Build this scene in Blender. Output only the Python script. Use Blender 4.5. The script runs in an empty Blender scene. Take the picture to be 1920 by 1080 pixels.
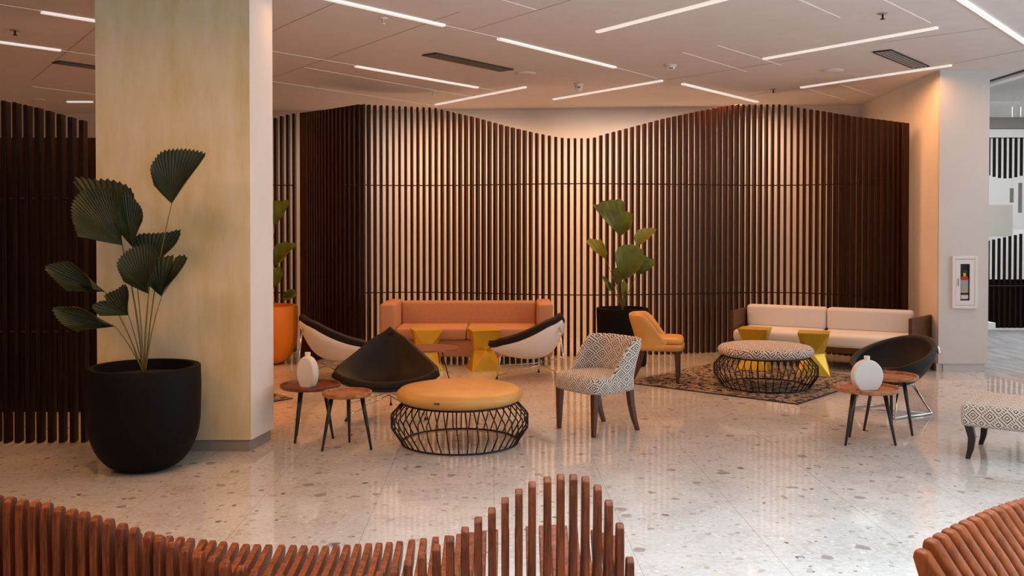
import bpy, bmesh, math, random
from mathutils import Vector, Matrix
random.seed(7)
PI = math.pi
SC = bpy.context.scene
COL = SC.collection

# ------------------------------------------------------------------ camera
F = 1750.0; CH = 1.6; PITCH = math.radians(0.8); HY = 430.0
CYP = HY + F * math.tan(PITCH)            # principal row
cam_d = bpy.data.cameras.new('camera'); cam = bpy.data.objects.new('camera', cam_d); COL.objects.link(cam)
cam.location = (0, 0, CH); cam.rotation_euler = (PI/2 - PITCH, 0, 0)
cam_d.sensor_width = 36; cam_d.lens = 36 * F / 1920
cam_d.shift_y = (CYP - 540) / 1920
cam_d.clip_end = 200
SC.camera = cam
vs = SC.view_settings
vs.view_transform = 'Standard'; vs.look = 'None'; vs.gamma = 1.0; vs.use_curve_mapping = False
vs.exposure = -0.18

def ray(px, py):
    v = Vector(((px - 960) / F, 1.0, (CYP - py) / F))
    c, s = math.cos(-PITCH), math.sin(-PITCH)
    return Vector((v.x, v.y * c - v.z * s, v.y * s + v.z * c))
def G(px, py, z=0.0):                     # point at height z seen at the pixel
    r = ray(px, py); t = (z - CH) / r.z
    return Vector((r.x * t, r.y * t, z))
def P(px, py, D):                         # point at depth D seen at the pixel
    r = ray(px, py); t = D / r.y
    return Vector((r.x * t, D, CH + r.z * t))

# ------------------------------------------------------------------ world and large lights
WARM = (1.0, 0.42, 0.15); ORANGE = (1.0, 0.34, 0.07); PEACH = (1.0, 0.78, 0.62)
w = bpy.data.worlds.new('world'); SC.world = w; w.use_nodes = True
bg = w.node_tree.nodes['Background']; bg.inputs[0].default_value = (0.86, 0.93, 1.0, 1); bg.inputs[1].default_value = 0.07

def area(name, loc, rot, sx, sy, power, color, spread=PI, parent=None):
    l = bpy.data.lights.new(name, 'AREA'); l.shape = 'RECTANGLE'; l.size = sx; l.size_y = sy
    l.energy = power; l.color = color; l.spread = spread
    o = bpy.data.objects.new(name, l); COL.objects.link(o); o.location = loc; o.rotation_euler = rot
    if parent: o.parent = parent
    return o
CEIL = 3.38
# daylight of the glazed front over the foreground, and of the atrium on the right
area('daylight_front', (2.7, 3.1, 3.30), (0, 0, 0), 6.0, 4.0, 195, (0.74, 0.90, 1.0), math.radians(95))
area('daylight_window', (3.0, -2.2, 1.0), (math.radians(122), 0, 0), 9, 2.0, 85, (0.80, 0.91, 1.0), math.radians(130))
area('daylight_side', (9.5, 4.0, 1.3), (0, math.radians(113), 0), 2.2, 9, 210, (0.82, 0.92, 1.0), math.radians(120))
area('daylight_atrium', (7.6, 11.5, 3.5), (0, 0, 0), 2.6, 5, 150, (0.93, 0.96, 1.0))
area('daylight_atrium', (9.0, 15.75, 3.7), (math.radians(16), 0, 0), 5, 0.9, 105, (0.95, 0.97, 1.0))

# ------------------------------------------------------------------ node helpers
def mat(name, color=(0.8, 0.8, 0.8), rough=0.6, metal=0.0, spec=0.5, emit=None, estr=1.0):
    m = bpy.data.materials.new(name); m.use_nodes = True
    b = m.node_tree.nodes['Principled BSDF']
    b.inputs['Base Color'].default_value = (*color, 1); b.inputs['Roughness'].default_value = rough
    b.inputs['Metallic'].default_value = metal; b.inputs['Specular IOR Level'].default_value = spec
    if emit:
        b.inputs['Emission Color'].default_value = (*emit, 1); b.inputs['Emission Strength'].default_value = estr
    return m
class NT:
    def __init__(s, m): s.t = m.node_tree; s.b = s.t.nodes['Principled BSDF']
    def n(s, typ, **kw):
        x = s.t.nodes.new(typ)
        for k, v in kw.items(): setattr(x, k, v)
        return x
    def l(s, a, b): s.t.links.new(a, b)
    def coord(s, which='Object', scale=(1, 1, 1), rot=(0, 0, 0), loc=(0, 0, 0)):
        c = s.n('ShaderNodeTexCoord'); mp = s.n('ShaderNodeMapping')
        mp.inputs['Scale'].default_value = scale; mp.inputs['Rotation'].default_value = rot; mp.inputs['Location'].default_value = loc
        s.l(c.outputs[which], mp.inputs[0]); return mp.outputs[0]
    def noise(s, vec, scale, detail=3, rough=0.5, out='Fac'):
        x = s.n('ShaderNodeTexNoise'); x.inputs['Scale'].default_value = scale; x.inputs['Detail'].default_value = detail
        x.inputs['Roughness'].default_value = rough; s.l(vec, x.inputs['Vector']); return x.outputs[out]
    def ramp(s, fac, stops, interp='LINEAR'):
        r = s.n('ShaderNodeValToRGB'); r.color_ramp.interpolation = interp
        e = r.color_ramp.elements
        while len(e) < len(stops): e.new(0.5)
        for i, (p, c) in enumerate(stops):
            e[i].position = p; e[i].color = (*c, 1) if len(c) == 3 else c
        s.l(fac, r.inputs[0]); return r.outputs[0]
    def math(s, op, a, b=None, c=None):
        x = s.n('ShaderNodeMath', operation=op)
        for i, v in enumerate((a, b, c)):
            if v is None: continue
            if isinstance(v, (int, float)): x.inputs[i].default_value = v
            else: s.l(v, x.inputs[i])
        return x.outputs[0]
    def mix(s, fac, a, b, typ='MIX'):
        x = s.n('ShaderNodeMix', data_type='RGBA', blend_type=typ)
        if isinstance(fac, (int, float)): x.inputs[0].default_value = fac
        else: s.l(fac, x.inputs[0])
        for i, v in ((6, a), (7, b)):
            if isinstance(v, tuple): x.inputs[i].default_value = (*v, 1)
            else: s.l(v, x.inputs[i])
        return x.outputs[2]
    def color(s, c): s.l(c, s.b.inputs['Base Color'])
    def bump(s, h, strength=0.3, dist=0.01):
        x = s.n('ShaderNodeBump'); x.inputs['Strength'].default_value = strength; x.inputs['Distance'].default_value = dist
        s.l(h, x.inputs['Height']); s.l(x.outputs[0], s.b.inputs['Normal'])

def wood(name, dark, light, scale=(1, 1, 1), rough=0.4, spec=0.4, n=6.0):
    m = mat(name, light, rough, spec=spec); t = NT(m)
    v = t.coord('Object', scale)
    a = t.noise(v, n, 5, 0.6); b = t.noise(v, n * 4.5, 3, 0.6)
    f = t.math('ADD', t.math('MULTIPLY', a, 0.7), t.math('MULTIPLY', b, 0.3))
    t.color(t.ramp(f, [(0.36, dark), (0.5, tuple((d + l) / 2 for d, l in zip(dark, light))), (0.64, light)]))
    t.bump(b, 0.12, 0.004); return m
def plaster(name, c1, c2, rough=0.8, scale=2.0, spec=0.3, stretch=(1, 1, 1)):
    m = mat(name, c1, rough, spec=spec); t = NT(m)
    v = t.coord('Object', stretch); a = t.noise(v, scale, 4, 0.55)
    t.color(t.ramp(a, [(0.35, c1), (0.65, c2)])); t.bump(t.noise(v, 120, 2), 0.04, 0.002); return m
def fabric(name, c1, c2, rough=0.9, scale=260, spec=0.15):
    m = mat(name, c1, rough, spec=spec); t = NT(m)
    v = t.coord('Object'); a = t.noise(v, scale, 2, 0.6)
    t.color(t.ramp(a, [(0.35, c1), (0.65, c2)])); t.bump(a, 0.25, 0.003); return m

# ------------------------------------------------------------------ materials
M = {}
M['wall'] = plaster('wall_paint', (0.80, 0.76, 0.71), (0.84, 0.80, 0.75))
M['ceil'] = plaster('ceiling_paint', (0.72, 0.69, 0.67), (0.75, 0.72, 0.70), scale=6)
M['white'] = plaster('white_paint', (0.80, 0.79, 0.77), (0.83, 0.82, 0.80), rough=0.6)
M['pillar_right'] = plaster('pillar_paint', (0.66, 0.65, 0.63), (0.69, 0.68, 0.66), rough=0.7)
# left pillar: mottled gold-beige plaster
m = mat('gilded_plaster', (0.6, 0.5, 0.3), 0.5, spec=0.4); t = NT(m)
v = t.coord('Object', (1, 1, 0.35)); a = t.noise(v, 3.2, 6, 0.62); b = t.noise(t.coord('Object', (1.3, 1.3, 0.25)), 9, 4, 0.6)
f = t.math('ADD', t.math('MULTIPLY', a, 0.6), t.math('MULTIPLY', b, 0.4))
t.color(t.ramp(f, [(0.36, (0.62, 0.50, 0.24)), (0.5, (0.70, 0.61, 0.39)), (0.66, (0.76, 0.69, 0.54))])); t.bump(b, 0.08, 0.004)
M['gilded'] = m
M['slat'] = wood('dark_walnut_slat', (0.013, 0.0038, 0.0016), (0.046, 0.0125, 0.004), (9, 9, 0.6), 0.40, 0.2, 5)
M['slat_black'] = wood('near_black_slat', (0.008, 0.004, 0.003), (0.022, 0.010, 0.006), (9, 9, 0.6), 0.45, 0.12, 5)
M['rail'] = mat('dark_metal_rail', (0.05, 0.018, 0.008), 0.4, 0.3)
M['bench'] = wood('reddish_bench_wood', (0.075, 0.015, 0.004), (0.32, 0.072, 0.017), (14, 14, 1.5), 0.42, 0.25, 4)
M['bench2'] = wood('orange_bench_wood', (0.17, 0.036, 0.008), (0.36, 0.088, 0.020), (10, 10, 1.5), 0.42, 0.25, 4)
M['tray'] = wood('acacia_tray_wood', (0.24, 0.085, 0.032), (0.60, 0.27, 0.12), (3, 10, 10), 0.35, 0.4, 4)
M['walnut'] = wood('walnut_top', (0.12, 0.035, 0.012), (0.26, 0.08, 0.03), (3, 10, 3), 0.3, 0.5, 4)
M['leg_dark'] = wood('dark_leg_wood', (0.05, 0.014, 0.007), (0.12, 0.034, 0.014), (10, 10, 1), 0.3, 0.5, 6)
M['black_leg'] = mat('black_lacquered_leg', (0.018, 0.015, 0.014), 0.3)
M['chrome'] = mat('chrome', (0.72, 0.71, 0.69), 0.12, 1.0)
M['blackmetal'] = mat('black_metal', (0.012, 0.010, 0.010), 0.42, 0.2)
M['blackfab'] = fabric('black_upholstery', (0.006, 0.0045, 0.005), (0.013, 0.010, 0.010), 0.6, 300, 0.3)
M['shell'] = mat('white_shell', (0.80, 0.79, 0.77), 0.3)
M['orange_leather'] = mat('orange_leather', (0.78, 0.36, 0.075), 0.38, spec=0.45)
t = NT(M['orange_leather']); v = t.coord('Object'); t.color(t.ramp(t.noise(v, 5, 3), [(0.35, (0.60, 0.315, 0.08)), (0.65, (0.68, 0.37, 0.105))])); t.bump(t.noise(v, 180, 2), 0.08, 0.002)
M['sofa_orange'] = fabric('salmon_sofa_fabric', (0.44, 0.24, 0.145), (0.54, 0.31, 0.195), 0.95, 160)
M['sofa_white'] = fabric('cream_sofa_fabric', (0.68, 0.69, 0.71), (0.74, 0.75, 0.77), 0.95, 300)
M['sofa_wood'] = wood('sofa_panel_wood', (0.06, 0.022, 0.010), (0.13, 0.052, 0.024), (4, 4, 10), 0.45, 0.3, 4)
M['gold'] = mat('mustard_gold_lacquer', (0.52, 0.31, 0.035), 0.36, 0.5)
t = NT(M['gold']); v = t.coord('Object'); t.color(t.ramp(t.noise(v, 60, 3), [(0.35, (0.66, 0.45, 0.038)), (0.65, (0.71, 0.49, 0.045))]))
M['pot_black'] = mat('matte_black_planter', (0.0035, 0.003, 0.0032), 0.65, spec=0.15)
M['pot_orange'] = plaster('terracotta_planter', (0.68, 0.20, 0.012), (0.78, 0.25, 0.018), 0.55)
M['soil'] = plaster('potting_soil', (0.02, 0.012, 0.008), (0.06, 0.035, 0.02), 0.95, 60)
M['ceramic'] = mat('off_white_ceramic', (0.74, 0.70, 0.62), 0.45); t = NT(M['ceramic']); t.bump(t.noise(t.coord('Object', (1, 1, 6)), 30, 2), 0.15, 0.003)
M['ceramic2'] = mat('matte_white_ceramic', (0.78, 0.77, 0.74), 0.5)
M['vent'] = mat('vent_dark_metal', (0.035, 0.028, 0.020), 0.5)
M['joint'] = mat('ceiling_joint', (0.40, 0.33, 0.29), 0.8)
M['slot'] = mat('ceiling_slot_trim', (0.95, 0.93, 0.90), 0.5, emit=(1, 0.86, 0.7), estr=0.10)
M['plastic'] = mat('white_plastic', (0.82, 0.78, 0.72), 0.4)
M['darkplastic'] = mat('dark_lens', (0.03, 0.03, 0.03), 0.3)
M['base_grey'] = mat('grey_stone_skirting', (0.30, 0.27, 0.24), 0.5)
M['base_dark'] = mat('dark_skirting', (0.06, 0.03, 0.02), 0.4)
M['leaf_green'] = None
def leafmat(name, c1, c2):
    m = mat(name, c1, 0.42, spec=0.45); t = NT(m); v = t.coord('Object')
    t.color(t.ramp(t.noise(v, 7, 3), [(0.35, c1), (0.65, c2)])); return m
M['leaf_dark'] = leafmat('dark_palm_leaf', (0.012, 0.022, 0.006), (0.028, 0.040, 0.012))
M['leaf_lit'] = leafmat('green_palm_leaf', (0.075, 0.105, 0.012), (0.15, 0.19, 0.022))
M['leaf_yellow'] = leafmat('yellow_green_palm_leaf', (0.22, 0.21, 0.02), (0.34, 0.32, 0.03))
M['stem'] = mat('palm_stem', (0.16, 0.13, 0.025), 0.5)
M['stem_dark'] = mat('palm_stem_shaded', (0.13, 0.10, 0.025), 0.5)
M['red'] = mat('red_enamel', (0.65, 0.03, 0.02), 0.3)
M['label_grey'] = mat('label_grey', (0.45, 0.47, 0.52), 0.5)
M['yellow'] = mat('yellow_label', (0.75, 0.6, 0.03), 0.5)
M['lamp'] = mat('light_diffuser', (0.9, 0.88, 0.85), 0.5, emit=(1.0, 0.93, 0.87), estr=0.60)
m = mat('door_glass', (1, 1, 1), 0.02); m.node_tree.nodes['Principled BSDF'].inputs['Transmission Weight'].default_value = 1.0
m.node_tree.nodes['Principled BSDF'].inputs['IOR'].default_value = 1.1
M['glass'] = m
# geometric black/white key pattern driven by UV
def key_fabric(name, ink, paper, scale=1.0):
    m = mat(name, paper, 0.85, spec=0.15); t = NT(m)
    c = t.n('ShaderNodeTexCoord'); s = t.n('ShaderNodeSeparateXYZ'); t.l(c.outputs['UV'], s.inputs[0])
    u = t.math('MULTIPLY', s.outputs[0], scale); v = t.math('MULTIPLY', s.outputs[1], scale)
    a = t.math('ADD', u, v); b = t.math('SUBTRACT', u, v)
    fa = t.math('ABSOLUTE', t.math('SUBTRACT', t.math('FRACT', a), 0.5))
    fb = t.math('ABSOLUTE', t.math('SUBTRACT', t.math('FRACT', b), 0.5))
    d = t.math('MAXIMUM', fa, fb)                      # nested diamonds
    rings = t.math('GREATER_THAN', t.math('FRACT', t.math('MULTIPLY_ADD', d, 5.0, 0.10)), 0.56)
    # links that turn the diamonds into a key: a bar through every second cell
    ca = t.math('FRACT', t.math('MULTIPLY', t.math('FLOOR', a), 0.5)); cb = t.math('FRACT', t.math('MULTIPLY', t.math('FLOOR', b), 0.5))
    chk = t.math('GREATER_THAN', t.math('ABSOLUTE', t.math('SUBTRACT', ca, cb)), 0.25)
    bars = t.math('GREATER_THAN', t.math('FRACT', t.math('MULTIPLY_ADD', t.math('FRACT', a), 5.0, 0.22)), 0.56)
    inner = t.math('GREATER_THAN', d, 0.30)
    use = t.math('MULTIPLY', chk, inner)
    f = t.math('ADD', t.math('MULTIPLY', use, bars), t.math('MULTIPLY', t.math('SUBTRACT', 1.0, use), rings))
    t.color(t.mix(f, paper, ink)); return m
M['key_brown'] = key_fabric('brown_white_key_fabric', (0.085, 0.055, 0.028), (0.76, 0.74, 0.69), 10.5)
M['key_black'] = key_fabric('black_white_key_fabric', (0.02, 0.018, 0.022), (0.74, 0.70, 0.66), 7.5)
M['key_tan'] = key_fabric('tan_white_key_fabric', (0.16, 0.085, 0.03), (0.80, 0.77, 0.72), 9.5)
# rug
def rugmat():
    m = mat('abstract_rug_pile', (0.3, 0.3, 0.3), 0.95, spec=0.1); t = NT(m); v = t.coord('Object')
    a = t.noise(v, 15, 5, 0.72); c = t.ramp(a, [(0.40, (0.018, 0.014, 0.014)), (0.475, (0.06, 0.045, 0.04)), (0.50, (0.32, 0.25, 0.17)), (0.56, (0.42, 0.34, 0.25)), (0.62, (0.13, 0.10, 0.08))], 'LINEAR')
    b = t.noise(t.coord('Object', loc=(9, 3, 0)), 16, 4, 0.7); y = t.math('GREATER_THAN', b, 0.655)
    t.color(t.mix(y, c, (0.42, 0.31, 0.05))); return m
M['rug'] = rugmat(); M['rug_edge'] = mat('rug_binding', (0.02, 0.018, 0.022), 0.9)
# terrazzo floor
m = mat('terrazzo', (0.5, 0.48, 0.45), 0.11, spec=0.5); t = NT(m)
t.b.inputs['IOR'].default_value = 1.62
v = t.coord('Object', rot=(0, 0, math.radians(-1.2)))
nb = t.noise(v, 2.5, 5, 0.6); n2 = t.noise(v, 34, 4, 0.65); n3 = t.noise(v, 9, 4, 0.6)
base = t.ramp(t.math('ADD', t.math('MULTIPLY', nb, 0.45), t.math('MULTIPLY', n2, 0.55)), [(0.34, (0.45, 0.43, 0.405)), (0.5, (0.57, 0.56, 0.54)), (0.66, (0.66, 0.65, 0.63))])
base = t.mix(t.math('MULTIPLY', t.math('GREATER_THAN', n3, 0.60), 0.30), base, (0.44, 0.37, 0.30))
dn = t.n('ShaderNodeVectorMath', operation='ADD'); dm = t.n('ShaderNodeVectorMath', operation='SCALE')
nz = t.n('ShaderNodeTexNoise'); nz.inputs['Scale'].default_value = 14; t.l(v, nz.inputs['Vector'])
t.l(nz.outputs['Color'], dm.inputs[0]); dm.inputs['Scale'].default_value = 0.06; t.l(v, dn.inputs[0]); t.l(dm.outputs[0], dn.inputs[1])
def chips(scale, thr, rad, col, k, base):
    vo = t.n('ShaderNodeTexVoronoi'); vo.inputs['Scale'].default_value = scale; vo.inputs['Randomness'].default_value = 1.0
    t.l(dn.outputs[0], vo.inputs['Vector'])
    sp = t.n('ShaderNodeSeparateColor'); t.l(vo.outputs['Color'], sp.inputs[0])
    pick = t.math('GREATER_THAN', sp.outputs[0], thr)
    r = t.math('MULTIPLY_ADD', sp.outputs[1], rad, rad * 0.35)
    mask = t.math('MULTIPLY', t.math('LESS_THAN', vo.outputs['Distance'], r), pick)
    return t.mix(t.math('MULTIPLY', mask, k), base, col)
base = chips(17, 0.72, 0.30, (0.33, 0.29, 0.25), 0.55, base)
base = chips(9, 0.86, 0.26, (0.25, 0.21, 0.18), 0.7, base)
base = chips(13, 0.90, 0.22, (0.12, 0.115, 0.12), 0.85, base)
base = chips(30, 0.80, 0.30, (0.76, 0.74, 0.70), 0.6, base)
base = chips(26, 0.90, 0.24, (0.30, 0.22, 0.12), 0.8, base)
sx = t.n('ShaderNodeSeparateXYZ'); t.l(v, sx.inputs[0])
gx = t.math('LESS_THAN', t.math('FRACT', t.math('ADD', t.math('DIVIDE', sx.outputs[0], 0.69), 10.0 - 0.01)), 0.005)
gy = t.math('MULTIPLY', t.math('LESS_THAN', t.math('FRACT', t.math('ADD', t.math('DIVIDE', sx.outputs[1], 1.38), 10 - 0.22)), 0.0022), 0.6)
base = t.mix(t.math('MULTIPLY', t.math('MAXIMUM', gx, gy), 0.6), base, (0.20, 0.18, 0.16))
t.color(base)
t.l(t.math('MULTIPLY_ADD', n2, 0.05, 0.045), t.b.inputs['Roughness'])
M['floor'] = m
m = mat('grey_carpet', (0.28, 0.28, 0.29), 0.95, spec=0.1); t = NT(m); v = t.coord('Object', (3, 0.6, 1))
t.color(t.ramp(t.noise(v, 3, 5, 0.6), [(0.35, (0.30, 0.28, 0.27)), (0.65, (0.42, 0.42, 0.43))])); M['carpet'] = m

# ------------------------------------------------------------------ mesh helpers
class MB:
    def __init__(s): s.v = []; s.f = []
    def add(s, vs_, fs):
        o = len(s.v); s.v += [Vector(p) for p in vs_]; s.f += [tuple(i + o for i in f) for f in fs]; return s
    def box(s, c, d, rz=0.0, taper=1.0):
        x, y, z = d[0] / 2, d[1] / 2, d[2] / 2; R = Matrix.Rotation(rz, 3, 'Z'); q = []
        for sz in (-1, 1):
            k = taper if sz < 0 else 1
            for (a, b) in ((-1, -1), (1, -1), (1, 1), (-1, 1)): q.append(R @ Vector((a * x * k, b * y * k, sz * z)) + Vector(c))
        return s.add(q, [(3, 2, 1, 0), (4, 5, 6, 7), (0, 1, 5, 4), (1, 2, 6, 5), (2, 3, 7, 6), (3, 0, 4, 7)])
    def lathe(s, prof, n=48, c=(0, 0, 0)):
        q = []; fs = []; m = len(prof)
        for i in range(n):
            a = 2 * PI * i / n
            for r, z in prof: q.append((c[0] + r * math.cos(a), c[1] + r * math.sin(a), c[2] + z))
        for i in range(n):
            j = (i + 1) % n
            for k in range(m - 1): fs.append((i * m + k, j * m + k, j * m + k + 1, i * m + k + 1))
        s.add(q, fs)
        return s
    def tube(s, pts, r, n=8, closed=False, r2=None):
        pts = [Vector(p) for p in pts]; m = len(pts); q = []; fs = []
        up = None
        for i, p in enumerate(pts):
            if closed: d = pts[(i + 1) % m] - pts[i - 1]
            else: d = pts[min(i + 1, m - 1)] - pts[max(i - 1, 0)]
            d.normalize()
            if up is None:
                up = Vector((0, 0, 1)) if abs(d.z) < 0.9 else Vector((1, 0, 0))
            a = d.cross(up).normalized(); b = a.cross(d).normalized(); up = b
            rr = r if r2 is None else r + (r2 - r) * i / (m - 1)
            for k in range(n):
                t_ = 2 * PI * k / n; q.append(p + a * rr * math.cos(t_) + b * rr * math.sin(t_))
        rng = m if closed else m - 1
        for i in range(rng):
            j = (i + 1) % m
            for k in range(n): fs.append((i * n + k, i * n + (k + 1) % n, j * n + (k + 1) % n, j * n + k))
        if not closed: fs.append(tuple(range(n))[::-1]); fs.append(tuple((m - 1) * n + k for k in range(n)))
        return s.add(q, fs)
    def prism(s, poly, x0, x1, axis='X'):
        n = len(poly); q = []
        for x in (x0, x1):
            for a, b in poly: q.append((x, a, b) if axis == 'X' else ((a, x, b) if axis == 'Y' else (a, b, x)))
        fs = [tuple(range(n))[::-1], tuple(range(n, 2 * n))] + [(i, (i + 1) % n, n + (i + 1) % n, n + i) for i in range(n)]
        return s.add(q, fs)
    def grid(s, fn, nu, nv):
        q = [fn(i / nu, j / nv) for i in range(nu + 1) for j in range(nv + 1)]; m = nv + 1
        return s.add(q, [(i * m + j, (i + 1) * m + j, (i + 1) * m + j + 1, i * m + j + 1) for i in range(nu) for j in range(nv)])
    def build(s, name, material, parent=None, smooth=False, bevel=0, seg=2, subsurf=0, solid=0, offset=0.0, uv=False, xf=None, fix=True):
        me = bpy.data.meshes.new(name); vv = s.v
        if xf is not None: vv = [xf @ p for p in vv]
        me.from_pydata([tuple(p) for p in vv], [], s.f)
        if fix:
            bm = bmesh.new(); bm.from_mesh(me); bmesh.ops.remove_doubles(bm, verts=bm.verts, dist=1e-5)
            bmesh.ops.recalc_face_normals(bm, faces=bm.faces); bm.to_mesh(me); bm.free()
        me.materials.append(material)
        if uv: box_uv(me)
        if smooth:
            for p in me.polygons: p.use_smooth = True
        o = bpy.data.objects.new(name, me); COL.objects.link(o)
        if solid:
            md = o.modifiers.new('solid', 'SOLIDIFY'); md.thickness = solid; md.offset = offset
        if bevel:
            md = o.modifiers.new('bevel', 'BEVEL'); md.width = bevel; md.segments = seg; md.limit_method = 'ANGLE'; md.angle_limit = math.radians(35)
            if seg > 2:
                for p in me.polygons: p.use_smooth = True
        if subsurf:
            md = o.modifiers.new('sub', 'SUBSURF'); md.levels = subsurf; md.render_levels = subsurf
        if parent: o.parent = parent
        return o
def box_uv(me):
    l = me.uv_layers.new(name='UVMap')
    for p in me.polygons:
        n = p.normal; ax, ay, az = abs(n.x), abs(n.y), abs(n.z)
        for li in p.loop_indices:
            c = me.vertices[me.loops[li].vertex_index].co
            if az > 0.75: uvv = (c.x, c.y)
            elif ax > ay: uvv = (c.y, c.z)
            else: uvv = (c.x, c.z)
            l.data[li].uv = uvv
def tag(o, label, cat, group=None, kind=None):
    o['label'] = label; o['category'] = cat
    if group: o['group'] = group
    if kind: o['kind'] = kind
    return o
def thing(name, label, cat, loc=(0, 0, 0), rz=0.0, group=None):
    o = bpy.data.objects.new(name, None); COL.objects.link(o); o.location = loc; o.rotation_euler = (0, 0, rz)
    o.empty_display_size = 0.1
    return tag(o, label, cat, group)
def struct(name, mb, material, **kw):
    o = mb.build(name, material, **kw); o['kind'] = 'structure'; return o
def copy_tree(o, parent=None):
    c = o.copy(); COL.objects.link(c); c.parent = parent
    for ch in list(o.children): copy_tree(ch, c)
    return c
def relabel(o, loc, rz, label, group=None):
    o.location = loc; o.rotation_euler = (0, 0, rz); o['label'] = label
    if group: o['group'] = group
    return o

# ------------------------------------------------------------------ setting
b = MB(); b.box((-2, 6.0, -0.05), (14.56, 18, 0.1))
fl = struct('floor', b, M['floor'])
struct('floor_carpet', MB().box((8.28, 8.0, -0.052), (6.0, 22, 0.1)), M['carpet'])
BWL = G(507, 209, CEIL); BWR = G(1617, 197, CEIL)
dirw = (BWR - BWL).normalized()
BL = BWL - dirw * 7.0
def wallbox(a, c, z0, z1, th, side=1):
    d = Vector((c.x - a.x, c.y - a.y, 0)); L = d.length; d.normalize(); n = Vector((-d.y, d.x, 0)) * side
    mid = (Vector((a.x, a.y, 0)) + Vector((c.x, c.y, 0))) / 2 + n * th / 2
    return MB().box((mid.x, mid.y, (z0 + z1) / 2), (L, th, z1 - z0), math.atan2(d.y, d.x))
struct('wall_back', wallbox(BL, BWR + dirw * 0.15, 0, CEIL, 0.15, 1), M['wall'])
RWF = G(1759, 697, 0)                        # foot of the right pillar, near left corner
RP2 = G(1852, 697, 0)
b = wallbox(Vector((RWF.x + 0.004, RWF.y + 0.05, 0)), BWR, 0, CEIL, 0.16, -1)
struct('wall_right', b, M['wall'])
struct('wall_left', MB().box((-9.3, 6.0, CEIL / 2), (0.15, 18, CEIL)), M['wall'])
# ceiling
struct('ceiling', MB().box((-1.85, 6.8, CEIL + 0.06), (15.1, 16.6, 0.12)), M['ceil'])
struct('ceiling_corridor', MB().box((8.6, 11.0, 3.86), (6, 16, 0.1)), M['white'])
# right pillar (end of the right wall)
pw = RP2.x - RWF.x
wsl = (BWR.x - RWF.x) / (BWR.y - RWF.y)
struct('wall_pillar_right', MB().prism([(RWF.x, RWF.y), (RP2.x, RWF.y), (RP2.x, RWF.y + 0.6), (RWF.x + 0.6 * wsl + 0.02, RWF.y + 0.6)], 0.09, CEIL, 'Z'), M['pillar_right'])
struct('baseboard_pillar_right', MB().box((RWF.x + pw / 2 + 0.02, RWF.y + 0.31, 0.045), (pw - 0.09, 0.58, 0.09)), M['pillar_right'])
a = Vector((RWF.x - 0.001, RWF.y + 0.06, 0)); c = Vector((BWR.x - 0.005, BWR.y, 0))
struct('baseboard_right', wallbox(a, c, 0, 0.085, 0.015, 1), M['base_dark'])
# left pillar
PL = G(185, 846, 0); PR = G(470, 847, 0)
PFx0, PFx1, PFy = PL.x, PR.x, PR.y
PX2 = G(511, 825, 0)
poly = [(PFx0, PFy), (PFx1, PFy), (PX2.x, PX2.y + 0.02), (PFx0, PX2.y + 0.02)]
struct('wall_pillar_left', MB().prism([(p[0], p[1]) for p in poly], 0.085, CEIL, 'Z'), M['gilded'])
poly2 = [(PFx0 + 0.012, PFy + 0.012), (PFx1 - 0.012, PFy + 0.012), (PX2.x - 0.015, PX2.y + 0.01), (PFx0 + 0.012, PX2.y + 0.01)]
struct('baseboard_pillar_left', MB().prism(poly2, 0, 0.085, 'Z'), M['base_grey'])
# smooth pale render on the pillar's right flank
d = Vector((PX2.x - PFx1, PX2.y + 0.02 - PFy, 0)).normalized(); n = Vector((d.y, -d.x, 0)) * 0.004
struct('wall_pillar_left_flank', MB().prism([(PFx1, PFy), (PX2.x, PX2.y + 0.02), (PX2.x + n.x, PX2.y + 0.02), (PFx1 + n.x, PFy - 0.001)], 0.085, CEIL, 'Z'), M['wall'])
# corridor beyond the right pillar
struct('wall_corridor_back', MB().box((9.5, 18.5, 1.95), (9, 0.15, 3.9)), M['white'])
struct('wall_corridor_right', MB().box((11.6, 10.0, 1.95), (0.15, 18, 3.9)), M['white'])
struct('trim_1', MB().box((5.80, 8.9, 3.42), (0.12, 9.0, 0.16)), M['white'])
struct('trim_2', MB().box((5.715, 8.9, 3.39), (0.03, 9.0, 0.05)), M['vent'])
hp = P(1853, 250, 14.9)
struct('trim_3', MB().box((hp.x + 2.2, 15.0, 3.13), (4.6, 0.25, 0.13)), M['white'])
struct('trim_4', MB().box((hp.x + 2.2, 15.05, 3.30), (4.6, 0.25, 0.18)), M['base_grey'])

# ceiling joints and thin recessed slots
def strip(px0, py0, px1, py1, wd, z=CEIL, th=0.004):
    a = G(px0, py0, z); c = G(px1, py1, z); d = c - a; L = d.length
    return MB().box(((a.x + c.x) / 2, (a.y + c.y) / 2, z - th / 2), (L, wd, th), math.atan2(d.y, d.x)), a, c
tn = 5
for q in [(507, 60, 660, -9), (507, 147, 862, 22), (883, 57, 1100, -9), (1650, 80, 1875, 50), (1790, 119, 1925, 93), (60, 150, 187, 46), (1250, 150, 1500, 110), (1400, 180, 1502, 164)]:
    struct('trim_%d' % tn, strip(*q, 0.006, th=0.002)[0], M['joint']); tn += 1
for q in [(-40, 2, 78, 20), (113, 94, 187, 105), (60, 162, 187, 178), (507, 95, 665, 122), (570, 126, 884, 181), (507, 152, 818, 198), (833, 47, 934, 70), (1154, 126, 1232, 147),
          (896, 164, 928, 170), (930, -4, 1005, 18), (1280, 98, 1400, 134), (1345, 85, 1465, 122), (1480, -9, 1575, 33), (1640, -9, 1745, 43), (1575, 158, 1640, 179), (1508, 165, 1585, 187)]:
    struct('trim_%d' % tn, strip(*q, 0.010, th=0.003)[0], M['slot']); tn += 1

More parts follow.
